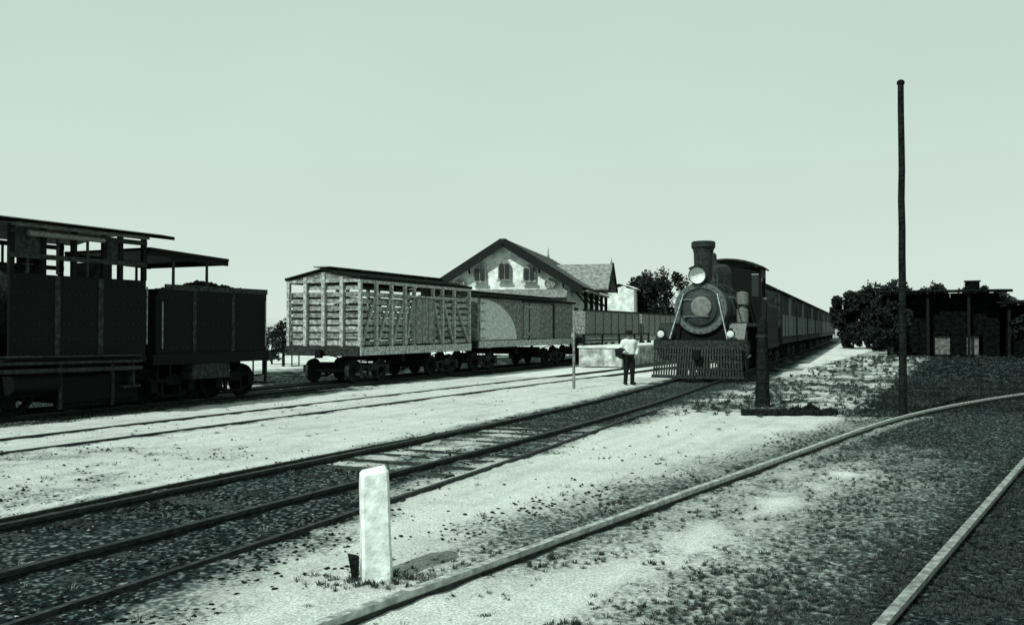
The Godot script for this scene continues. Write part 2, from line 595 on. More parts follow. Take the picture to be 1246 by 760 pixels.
func pebble(seed_: int) -> ArrayMesh:
	var rng := RandomNumberGenerator.new()
	rng.seed = seed_
	var mb := MB.new()
	var p := [Vector3.UP * 0.7, Vector3.DOWN]
	for k in 6:
		var a := TAU * k / 6 + rng.randf_range(-0.3, 0.3)
		p.append(Vector3(cos(a), rng.randf_range(-0.3, 0.35), sin(a)) * rng.randf_range(0.7, 1.25))
	for k in 6:
		var a2: Vector3 = p[2 + k]
		var b2: Vector3 = p[2 + (k + 1) % 6]
		mb.tri(p[0], b2, a2)
		mb.tri(p[1], a2, b2)
	return mb.mesh()

func cover():
	var rng := RandomNumberGenerator.new()
	rng.seed = 501
	var n1 := FastNoiseLite.new()
	n1.seed = 31
	n1.frequency = 0.35
	var n2 := FastNoiseLite.new()
	n2.seed = 32
	n2.frequency = 1.7
	var turf := []
	var dry := []
	var clink := []
	var peb := []
	for k in 100000:
		var d := 4.5 + 26.0 * pow(rng.randf(), 1.7)
		var x := rng.randf_range(-0.62, 0.62) * d
		if k > 90000:
			d = rng.randf_range(22.0, 58.0)
			x = rng.randf_range(0.25, 0.62) * d
		var kk := cinders_and_shade(x, d, n1.get_noise_2d(x + 15, 33 - d) * 1.8, n2.get_noise_2d(x + 15, 33 - d) * 1.8)
		var qd := 0.82 * x - 0.57 * d
		var b := Basis(Vector3.UP, rng.randf() * TAU)
		var qc := 0.9 * x - 0.44 * d
		if qd > -4.7 and rng.randf() < kk * kk * 1.1 and d < 19.0:
			var s := rng.randf_range(0.16, 0.45)
			(turf if rng.randf() < 0.85 or qd > -1.5 else dry).append(Transform3D(b.scaled(Vector3(s, s * rng.randf_range(0.4, 0.9), s)), pd(x, d, 0)))
		elif 0.894 * x - 0.447 * d > -2.0 and d > 18.0 and rng.randf() < 0.85:
			var s7 := rng.randf_range(0.01, 0.06)
			clink.append(Transform3D(b.scaled(Vector3(s7, s7 * 0.6, s7)), pd(x, d, 0.004)))
		elif qc > -5.6 and d > 18.0 and rng.randf() < 0.28 * kk + 0.02 and (d > 30.0 or x > -2.0):
			var s2 := rng.randf_range(0.3, 1.1) * (1.0 + maxf(0.0, d - 25.0) * 0.03)
			(turf if rng.randf() < 0.65 or kk > 0.7 else dry).append(Transform3D(b.scaled(Vector3(s2, s2, s2)), pd(x, d, 0)))
		elif qd > -4.6 and d < 17.0:
			continue
		elif rng.randf() < kk * 0.5:
			var s3 := rng.randf_range(0.006, 0.026)
			clink.append(Transform3D(b.scaled(Vector3(s3, s3 * 0.6, s3)), pd(x, d, 0.004)))
		elif rng.randf() < 0.035:
			var s4 := rng.randf_range(0.004, 0.016)
			(peb if rng.randf() < 0.75 else clink).append(Transform3D(b.scaled(Vector3(s4, s4 * 0.6, s4)), pd(x, d, 0.004)))
		elif rng.randf() < 0.004 and qc < -1:
			var s5 := rng.randf_range(0.4, 0.8)
			dry.append(Transform3D(b.scaled(Vector3(s5, s5 * 0.6, s5)), pd(x, d, 0)))
	# weeds round the white post
	for k in 60:
		var a := rng.randf() * TAU
		var r := rng.randf_range(0.12, 0.4)
		var s6 := rng.randf_range(0.3, 0.7)
		(turf if rng.randf() < 0.5 else dry).append(Transform3D(Basis(Vector3.UP, a).scaled(Vector3(s6, s6 * 0.6, s6)), pd(-0.96 + cos(a) * r * 1.4, 6.35 + sin(a) * r * 0.6)))
	scatter("turf_grass", "short dark turf growing between the two pale rails in the foreground", "grass", tuft(3, 22), M["grass"], turf)
	scatter("dry_grass", "sparse dry grass scattered over the pale sand", "grass", tuft(5, 14), M["grass_dry"], dry)
	scatter("clinker_gravel", "small dark clinker strewn on the track bed", "gravel", pebble(8), M["clinker"], clink)
	scatter("pale_gravel", "small pale pebbles strewn on the sand", "gravel", pebble(9), M["stone"], peb)

func tracks():
	var defs := [
		[path_c, -2.0, 150.0, 0.7175, -0.01, RAIL_TOP, "rail", "track with rusty rails on the dark cinder bed under the oncoming train", 0.0, 46.0, 0.62],
		[path_stock, -6.0, 60.0, 0.7175, -0.01, RAIL_TOP, "rail", "track under the slatted cattle car and the grey freight cars", -5.0, 46.0, 0.7],
		[path_a, -14.0, 14.0, 0.7175, -0.01, RAIL_TOP, "rail", "track under the black engine with the open cab", -12.0, 12.0, 0.7],
		[path_b, -14.0, 44.0, 0.75, -0.08, 0.028, "rail", "track with rails sunk in the pale sand before the cattle car", 1.0, 0.0, 1.0],
	]
	for a in defs:
		var o := thing("railway_track", a[7], "railway track")
		var f: Callable = a[0]
		for sd in [-1.0, 1.0]:
			part(o, "rail", rail_mesh(line(f, a[1], a[2], sd * a[3], 0.8), a[5], a[4]), M[a[6]])
		if a[9] > a[8]:
			sleepers(o, f, a[8], a[9], a[10], 0.006, 11)
	# the track in the foreground: pale worn rails in the turf
	var t := thing("railway_track", "track of two pale worn rails in dark turf passing the slender pole", "railway track")
	for fn in [rail_d, rail_e]:
		var pts := PackedVector2Array()
		var d := 2.2
		while d < 40.0:
			pts.append(Vector2(fn.call(d), d))
			d += 0.5
		var web := part(t, "rail", rail_mesh(pts, 0.09, -0.03, 0.065, 1), M["rail"])
		part(web, "rail_head", rail_mesh(pts, 0.09, -0.03, 0.065, 2), M["rail_pale"] if fn == rail_d else M["rail_worn"])
	var rng := RandomNumberGenerator.new()
	rng.seed = 6
	var dd := 4.0
	while dd < 22.0:
		var xa := rail_d(dd)
		var p0 := Vector2(xa, dd)
		var tan := (Vector2(rail_d(dd + 0.3), dd + 0.3) - p0).normalized()
		var mid := p0 + Vector2(tan.y, -tan.x) * 1.27
		var b := Basis(Vector3.UP, atan2(tan.y, tan.x) + rng.randf_range(-0.03, 0.03)).scaled_local(Vector3(1, 1, 1.35))
		part(t, "sleeper", cache["sl"][rng.randi() % 5], M["sleeper2"], Transform3D(b, pd(mid.x, mid.y, rng.randf_range(-0.05, -0.005))))
		dd += 0.68
	# spare rails lying beside the cinder bed
	for a in [[[-5.6, 6.3], [-4.55, 8.3], [-3.47, 10.6], [-2.36, 12.72], [-1.2, 14.9], [-0.2, 16.9]], [[-3.4, 4.2], [-2.73, 5.75], [-1.55, 8.4], [-0.45, 10.9], [0.7, 13.6], [2.0, 16.8], [3.3, 19.8]]]:
		var c := PackedVector2Array()
		for p in a: c.append(Vector2(p[0], p[1]))
		var o2 := part(self, "spare_rail", rail_mesh(c, 0.04, -0.06, 0.05), M["rail"])
		tag(o2, "rusty spare rail lying beyond the cinder track bed, facing the cattle car" if a[0][0] < -5.0 else "rusty spare rail lying on the cinder bed, pointing to the white post", "rail")

# ------------------------------------------------------------------ vehicles
func wheel_mesh(r: float, spokes := 0) -> ArrayMesh:
	var key := "w%.2f_%d" % [r, spokes]
	if cache.has(key): return cache[key]
	var mb := MB.new()
	var o := Vector3(0, 0, -0.06)
	if spokes == 0:
		mb.lathe(o, Vector3.BACK, [[0.0, 0.0], [r + 0.025, 0.0], [r + 0.025, 0.03], [r, 0.035], [r, 0.12], [r * 0.84, 0.12], [r * 0.8, 0.08], [r * 0.3, 0.06], [r * 0.28, 0.13], [0.0, 0.13]], 20)
	else:
		mb.lathe(o, Vector3.BACK, [[r * 0.84, 0.0], [r + 0.025, 0.0], [r + 0.025, 0.03], [r, 0.035], [r, 0.12], [r * 0.84, 0.12], [r * 0.84, 0.0]], 28)
		mb.lathe(o, Vector3.BACK, [[0.0, 0.0], [r * 0.2, 0.0], [r * 0.2, 0.14], [0.0, 0.14]], 14)
		for k in spokes:
			var a := TAU * k / spokes
			var dir := Vector3(cos(a), sin(a), 0)
			mb.beam(dir * r * 0.15, dir * r * 0.88, 0.05, 0.06, Vector3.BACK)
		mb.box(Vector3(0, r * 0.6, 0.0), Vector3(r * 0.7, r * 0.35, 0.09))
	cache[key] = mb.mesh()
	return cache[key]

func truck(parent: Node, x: float, r := 0.4, wb := 1.5, m: Material = null):
	if m == null: m = M["iron_worn"]
	var mb := MB.new()
	mb.box(Vector3(0, r + 0.12, 0), Vector3(0.36, 0.22, 2.1))
	mb.box(Vector3(0, r + 0.28, 0), Vector3(0.5, 0.1, 0.5))
	var t := part(parent, "truck", mb, m, at(Vector3(x, 0, 0)))
	for s in [-1.0, 1.0]:
		var f := MB.new()
		f.beam(Vector3(-wb / 2 - 0.15, r + 0.13, s * 0.98), Vector3(wb / 2 + 0.15, r + 0.13, s * 0.98), 0.09, 0.08)
		f.beam(Vector3(-wb / 2, r - 0.05, s * 0.98), Vector3(-0.28, r - 0.22, s * 0.98), 0.08, 0.06)
		f.beam(Vector3(wb / 2, r - 0.05, s * 0.98), Vector3(0.28, r - 0.22, s * 0.98), 0.08, 0.06)
		f.beam(Vector3(-0.28, r - 0.22, s * 0.98), Vector3(0.28, r - 0.22, s * 0.98), 0.08, 0.06)
		f.beam(Vector3(-0.26, r - 0.22, s * 0.98), Vector3(-0.26, r + 0.13, s * 0.98), 0.07, 0.07)
		f.beam(Vector3(0.26, r - 0.22, s * 0.98), Vector3(0.26, r + 0.13, s * 0.98), 0.07, 0.07)
		for k in [-1.0, 1.0]: f.box(Vector3(k * wb / 2, r, s * 0.99), Vector3(0.2, 0.26, 0.16))
		part(t, "side_frame", f, m)
		for k in [-1.0, 1.0]:
			var b := Basis() if s > 0 else Basis(Vector3.UP, PI)
			part(t, "wheel", wheel_mesh(r), m, Transform3D(b, Vector3(k * wb / 2, r, s * 0.76)))
	for k in [-1.0, 1.0]:
		var ax := MB.new()
		ax.tube(Vector3(k * wb / 2, r, -0.95), Vector3(k * wb / 2, r, 0.95), 0.06, 0.06, 8)
		part(t, "axle", ax, m)

func underframe(o: Node, l: float, hw: float, y: float, sill: Material):
	var mb := MB.new()
	mb.span(Vector3(0.1, y - 0.22, -0.35), Vector3(l - 0.1, y - 0.02, -0.2))
	mb.span(Vector3(0.1, y - 0.22, 0.2), Vector3(l - 0.1, y - 0.02, 0.35))
	mb.span(Vector3(0.0, y - 0.02, -hw + 0.08), Vector3(l, y + 0.06, hw - 0.08))
	part(o, "underframe", mb, M["iron"])
	for s in [-1.0, 1.0]:
		var b := MB.new()
		b.span(Vector3(0, y - 0.18, s * hw - 0.07), Vector3(l, y + 0.08, s * hw + 0.07))
		part(o, "side_sill", b, sill)
		var tr := MB.new()                       # truss rod below the sill
		tr.tube(Vector3(1.2, y - 0.15, s * (hw - 0.5)), Vector3(l * 0.38, y - 0.5, s * (hw - 0.5)), 0.02, 0.02, 6)
		tr.tube(Vector3(l * 0.38, y - 0.5, s * (hw - 0.5)), Vector3(l * 0.62, y - 0.5, s * (hw - 0.5)), 0.02, 0.02, 6)
		tr.tube(Vector3(l * 0.62, y - 0.5, s * (hw - 0.5)), Vector3(l - 1.2, y - 0.15, s * (hw - 0.5)), 0.02, 0.02, 6)
		tr.box(Vector3(l * 0.38, y - 0.35, s * (hw - 0.5)), Vector3(0.1, 0.34, 0.1))
		tr.box(Vector3(l * 0.62, y - 0.35, s * (hw - 0.5)), Vector3(0.1, 0.34, 0.1))
		part(o, "truss_rod", tr, M["iron"])
	for e in [0.0, l]:
		var b2 := MB.new()
		b2.span(Vector3(e - 0.08, y - 0.2, -hw - 0.02), Vector3(e + 0.08, y + 0.1, hw + 0.02))
		part(o, "end_beam", b2, M["iron_worn"])
		var c := MB.new()
		var sg := -1.0 if e == 0.0 else 1.0
		c.span(Vector3(e + sg * 0.08, y - 0.22, -0.09), Vector3(e + sg * 0.27, y - 0.04, 0.09))
		c.box(Vector3(e + sg * 0.27, y - 0.13, 0.05), Vector3(0.14, 0.26, 0.2))
		part(o, "coupler", c, M["iron"])

func gable_roof(o: Node, l: float, hw: float, ye: float, yr: float, m: Material, over := 0.12):
	var mb := MB.new()
	var n := 6
	var prev := Vector2(-hw - over, ye)
	for k in range(1, n + 1):
		var u := -1.0 + 2.0 * k / n
		var p := Vector2((hw + over) * u, ye + (yr - ye) * (1.0 - absf(u)))
		var a := Vector3(-over, prev.y, prev.x)
		var b := Vector3(-over, p.y, p.x)
		var c := Vector3(l + over, p.y, p.x)
		var d := Vector3(l + over, prev.y, prev.x)
		var th := Vector3.UP * 0.05
		mb.quad(a + th, b + th, c + th, d + th)
		mb.quad(d, c, b, a)
		mb.quad(a, b, b + th, a + th)
		mb.quad(c, d, d + th, c + th)
		prev = p
	for s in [-1.0, 1.0]:
		mb.span(Vector3(-over, ye - 0.03, s * (hw + over) - 0.015), Vector3(l + over, ye + 0.06, s * (hw + over) + 0.015))
	var r := part(o, "roof", mb, m)
	for s in [-0.2, 0.0, 0.2]:
		var w := MB.new()
		w.span(Vector3(-0.1, yr + 0.07, s - 0.09), Vector3(l + 0.1, yr + 0.1, s + 0.09))
		part(r, "walkway_plank", w, M["car_mid"])
	var sup := MB.new()
	for k in 6:
		sup.span(Vector3(0.3 + (l - 0.6) * k / 5.0 - 0.04, yr, -0.3), Vector3(0.3 + (l - 0.6) * k / 5.0 + 0.04, yr + 0.07, 0.3))
	part(r, "walkway_support", sup, M["roof_dark"])

func brake_gear(o: Node, l: float):
	var cy := MB.new()
	cy.tube(Vector3(l * 0.42, 0.78, 0.35), Vector3(l * 0.42 + 0.6, 0.78, 0.35), 0.16, 0.16, 14)
	part(o, "brake_cylinder", cy, M["iron"])
	var rs := MB.new()
	rs.tube(Vector3(l * 0.6, 0.74, -0.3), Vector3(l * 0.6 + 0.8, 0.74, -0.3), 0.2, 0.2, 14)
	part(o, "air_reservoir", rs, M["iron"])
	for x in [l * 0.38, l * 0.62]:
		var nb := MB.new()
		nb.span(Vector3(x - 0.09, 0.6, -1.2), Vector3(x + 0.09, 0.86, 1.2))
		part(o, "needle_beam", nb, M["iron"])
	var br := MB.new()
	br.tube(Vector3(0.9, 0.5, 0.2), Vector3(l - 0.9, 0.5, 0.2), 0.025, 0.025, 6)
	part(o, "brake_rod", br, M["iron"])
	for s in [-1.0, 1.0]:
		for x in [0.35, l - 0.35]:
			var st := MB.new()
			st.beam(Vector3(x - 0.18, 0.5, s * 1.3), Vector3(x + 0.18, 0.5, s * 1.3), 0.05, 0.03)
			st.beam(Vector3(x - 0.18, 0.5, s * 1.3), Vector3(x - 0.18, 0.92, s * 1.3), 0.03, 0.03)
			st.beam(Vector3(x + 0.18, 0.5, s * 1.3), Vector3(x + 0.18, 0.92, s * 1.3), 0.03, 0.03)
			part(o, "stirrup_step", st, M["iron"])

func stock_car(p: Vector2, yaw: float):
	var l := 7.5
	var hw := 1.34
	var y0 := 1.04
	var ye := 3.17
	var o := thing("cattle_car", "slatted grey cattle car standing beside the black engine's tender", "freight car", pd(p.x, p.y, RAIL_TOP), yaw)
	underframe(o, l, hw, y0, M["sill"])
	truck(o, 1.3, 0.36)
	truck(o, l - 1.3, 0.36)
	brake_gear(o, l)
	var fl := MB.new()
	fl.span(Vector3(0.05, y0 + 0.06, -hw + 0.1), Vector3(l - 0.05, y0 + 0.12, hw - 0.1))
	part(o, "floor", fl, M["old_wood"])
	var rng := RandomNumberGenerator.new()
	rng.seed = 90
	var mats := ["slat", "slat2", "slat3", "slat"]
	# posts and braces outside, slats inside them
	var px := [0.06, 0.95, 1.85, 2.7, 3.3, 4.6, 5.3, 6.2, 7.44]
	for s in [-1.0, 1.0]:
		for k in px.size():
			var b := MB.new()
			b.span(Vector3(px[k] - 0.055, y0 + 0.08, s * hw - 0.05), Vector3(px[k] + 0.055, ye, s * hw + 0.05))
			part(o, "post", b, M["slat3"])
		for k in px.size() - 1:
			if k == 4: continue
			var b := MB.new()
			var up: bool = k < 4
			b.beam(Vector3(px[k] + 0.06, (y0 + 0.12) if up else 2.68, s * (hw + 0.012)), Vector3(px[k + 1] - 0.06, 2.68 if up else (y0 + 0.12), s * (hw + 0.012)), 0.05, 0.09)
			part(o, "brace", b, M["slat"])
		for j in 8:
			var y := y0 + 0.2 + j * 0.215 + (0.1 if s < 0 and j < 7 else 0.0)
			var sp := [[0.06, 3.3], [4.6, 7.44]]
			for q in sp:
				var b := MB.new()
				var w := 0.073 + rng.randf_range(-0.008, 0.008)
				b.span(Vector3(q[0], y - w, s * (hw - 0.075) - 0.012), Vector3(q[1], y + w, s * (hw - 0.075) + 0.012))
				part(o, "slat", b, M[mats[rng.randi() % 4]], Transform3D(Basis(Vector3.BACK, rng.randf_range(-0.003, 0.003)), Vector3(0, rng.randf_range(-0.008, 0.008), 0)))
		# sliding door: close boards
		var dr := MB.new()
		dr.span(Vector3(3.28, y0 + 0.14, s * (hw + 0.07) - 0.02), Vector3(4.62, 2.7, s * (hw + 0.07) + 0.02))
		for k in 4: dr.span(Vector3(3.33 + k * 0.4, y0 + 0.14, s * (hw + 0.1) - 0.012), Vector3(3.37 + k * 0.4, 2.7, s * (hw + 0.1) + 0.012))
		part(o, "door", dr, M["slat2"])
		var tr := MB.new()
		tr.span(Vector3(2.7, 2.73, s * (hw + 0.1) - 0.02), Vector3(6.2, 2.79, s * (hw + 0.1) + 0.02))
		part(o, "door_rail", tr, M["slat3"])
		var tp := MB.new()
		tp.span(Vector3(0, ye - 0.08, s * hw - 0.06), Vector3(l, ye + 0.04, s * hw + 0.06))
		part(o, "top_plate", tp, M["slat3"])
	for e in [0.06, l - 0.06]:
		for z in [-0.68, 0.0, 0.68]:
			var b := MB.new()
			b.span(Vector3(e - 0.06, y0 + 0.1, z - 0.06), Vector3(e + 0.06, ye + 0.25 - absf(z) * 0.2, z + 0.06))
			part(o, "end_post", b, M["slat3"])
		for j in 9:
			var y := y0 + 0.2 + j * 0.215 + (0.1 if e > 1.0 else 0.0)
			var b := MB.new()
			var w := 0.075 + rng.randf_range(-0.008, 0.008)
			var xx: float = e + (0.075 if e < 1.0 else -0.075)
			var z0 := -hw + 0.1
			if j == 8: z0 = -0.68
			b.span(Vector3(xx - 0.012, y - w, z0), Vector3(xx + 0.012, y + w, hw - 0.1))
			part(o, "slat", b, M[mats[rng.randi() % 4]])
		var eb := MB.new()
		eb.span(Vector3(e - 0.05, ye - 0.06, -hw + 0.06), Vector3(e + 0.05, ye + 0.03, hw - 0.06))
		part(o, "end_plate", eb, M["slat"])
		var gp := MB.new()
		gp.prism([Vector2(-hw, ye + 0.03), Vector2(hw, ye + 0.03), Vector2(0, ye + 0.3)], Vector3(e - 0.012, 0, 0), Vector3.BACK, Vector3.UP, -0.025)
		part(o, "gable_board", gp, M["slat2"])
	gable_roof(o, l, hw, ye + 0.05, ye + 0.34, M["roof_dark"], 0.06)
	for k in 6:      # ladder rungs on the end
		var b := MB.new()
		b.tube(Vector3(-0.06, 1.3 + k * 0.34, 0.85), Vector3(-0.06, 1.3 + k * 0.34, 1.28), 0.014, 0.014, 6)
		part(o, "rung", b, M["iron_worn"])

func boarded(l: float, hw: float, y0: float, ye: float, yr: float, w := 0.16) -> MB:
	# outer shell of narrow boards with open joints, and gable ends
	var mb := MB.new()
	mb.span(Vector3(0.03, y0, -hw + 0.03), Vector3(l - 0.03, ye, hw - 0.03))
	var n := int(l / w)
	for s in [-1.0, 1.0]:
		for k in n:
			var x0 := l * k / n + 0.006
			var x1 := l * (k + 1) / n - 0.006
			var j := 0.004 * sin(k * 12.9)
			mb.span(Vector3(x0, y0, s * (hw - 0.03)), Vector3(x1, ye, s * (hw + j)))
	for e in [0.0, l]:
		var m := int(hw * 2 / w)
		for k in m:
			var z0 := -hw + hw * 2 * k / m + 0.006
			var z1 := -hw + hw * 2 * (k + 1) / m - 0.006
			var top := ye + (yr - ye) * (1.0 - absf((z0 + z1) * 0.5) / hw) - 0.02
			mb.span(Vector3(e - 0.028 if e == 0.0 else e - 0.03, y0, z0), Vector3(e + 0.03 if e == 0.0 else e + 0.028, top, z1))
	return mb

func box_car(l: float, ye: float, yr: float, label: String, wall: Material, door: Material, sill: Material, roof: Material, p: Vector2, yaw: float, group := "") -> Node3D:
	var hw := 1.34
	var y0 := 1.12
	var o := thing("box_car", label, "freight car", pd(p.x, p.y, RAIL_TOP), yaw, group)
	underframe(o, l, hw, y0, sill)
	truck(o, 1.5, 0.38)
	truck(o, l - 1.5, 0.38)
	brake_gear(o, l)
	var sd := part(o, "boarding", boarded(l, hw, y0 + 0.09, ye, yr), wall)
	sd.set_meta("kind", "stuff")
	gable_roof(o, l, hw, ye, yr, roof)
	for s in [-1.0, 1.0]:
		var d := MB.new()
		var n := 9
		for k in n:
			d.span(Vector3(l / 2 - 0.9 + 1.8 * k / n + 0.008, y0 + 0.14, s * (hw + 0.012)), Vector3(l / 2 - 0.9 + 1.8 * (k + 1) / n - 0.008, ye - 0.12, s * (hw + 0.05)))
		d.span(Vector3(l / 2 - 0.9, y0 + 0.3, s * (hw + 0.045)), Vector3(l / 2 + 0.9, y0 + 0.42, s * (hw + 0.075)))
		d.span(Vector3(l / 2 - 0.9, ye - 0.35, s * (hw + 0.045)), Vector3(l / 2 + 0.9, ye - 0.23, s * (hw + 0.075)))
		part(o, "door", d, door)
		var tr := MB.new()
		tr.span(Vector3(l / 2 - 1.0, ye - 0.1, s * (hw + 0.01)), Vector3(l / 2 + 2.7, ye - 0.04, s * (hw + 0.09)))
		part(o, "door_rail", tr, M["iron_worn"])
		for k in 6:
			var b := MB.new()
			b.tube(Vector3(0.15, y0 + 0.2 + k * 0.34, s * (hw + 0.06)), Vector3(0.55, y0 + 0.2 + k * 0.34, s * (hw + 0.06)), 0.014, 0.014, 6)
			part(o, "rung", b, M["iron_worn"])
	return o

func freight_cars():
	var dir := Vector2(0.407, 0.9135)
	var yaw := atan2(dir.y, dir.x)
	stock_car(path_stock(0.0, 0.0), yaw)
	var o := box_car(10.6, 2.92, 3.14, "weathered grey box car with a pale quarter-round patch, coupled to the cattle car", M["car_grey"], M["car_grey2"], M["sill"], M["roof_dark"], path_stock(8.2, 0.0), yaw)
	# pale quarter-round painted on boards at the near end
	var mb := MB.new()
	var pts := [Vector2(0, 0)]
	for k in 17:
		var a := PI / 2 * k / 16
		pts.append(Vector2(cos(a) * 3.5, sin(a) * 1.62))
	mb.prism(pts, Vector3(0.18, 1.24, 1.348), Vector3.RIGHT, Vector3.UP, 0.012)
	part(o, "painted_patch", mb, M["car_pale"])
	for x in [5.0, 8.0]:
		var b := MB.new()
		b.span(Vector3(x - 0.06, 1.2, 1.345), Vector3(x + 0.06, 2.86, 1.4))
		part(o, "batten", b, M["iron_worn"])
	# two low gondolas farther on
	var first: Node3D
	for k in 2:
		var p := path_stock(20.6 + k * 10.6, 0.0)
		var l := 10.0
		if k == 0:
			first = thing("gondola_car", "grey board-sided open car standing behind the man in the white shirt", "freight car", pd(p.x, p.y, RAIL_TOP), yaw, "open cars behind the man")
			underframe(first, l, 1.34, 1.12, M["sill"])
			truck(first, 1.5)
			truck(first, l - 1.5)
			var w := MB.new()
			for s in [-1.0, 1.0]:
				for j in 7:
					w.span(Vector3(0.0, 1.22 + j * 0.2, s * 1.34 - 0.03), Vector3(l, 1.41 + j * 0.2, s * 1.34 + 0.03))
			for e in [0.03, l - 0.03]:
				for j in 7:
					w.span(Vector3(e - 0.03, 1.22 + j * 0.2, -1.3), Vector3(e + 0.03, 1.41 + j * 0.2, 1.3))
			part(first, "boarding", w, M["car_grey2"]).set_meta("kind", "stuff")
			for s in [-1.0, 1.0]:
				for j in 8:
					var b := MB.new()
					b.span(Vector3(0.2 + j * 1.37 - 0.05, 1.2, s * 1.4 - 0.03), Vector3(0.2 + j * 1.37 + 0.05, 2.6, s * 1.4 + 0.03))
					part(first, "stake", b, M["trim_grey"])
				var c := MB.new()
				c.span(Vector3(-0.03, 2.61, s * 1.34 - 0.08), Vector3(l + 0.03, 2.69, s * 1.34 + 0.08))
				part(first, "cap_rail", c, M["iron"])
		else:
			var c2: Node3D = first.duplicate()
			c2.name = numbered("gondola_car")
			add_child(c2)
			c2.position = pd(p.x, p.y, RAIL_TOP)
			tag(c2, "grey board-sided open car coupled beyond the one behind the man", "freight car", "open cars behind the man")

func spoked(parent: Node, xs: Array, r: float, m: Material):
	for x in xs:
		for s in [-1.0, 1.0]:
			var b := Basis(Vector3.BACK, x * 1.3) if s > 0 else Basis(Vector3.UP, PI) * Basis(Vector3.BACK, x)
			part(parent, "driving_wheel", wheel_mesh(r, 12), m, Transform3D(b, Vector3(x, r, s * 0.76)))

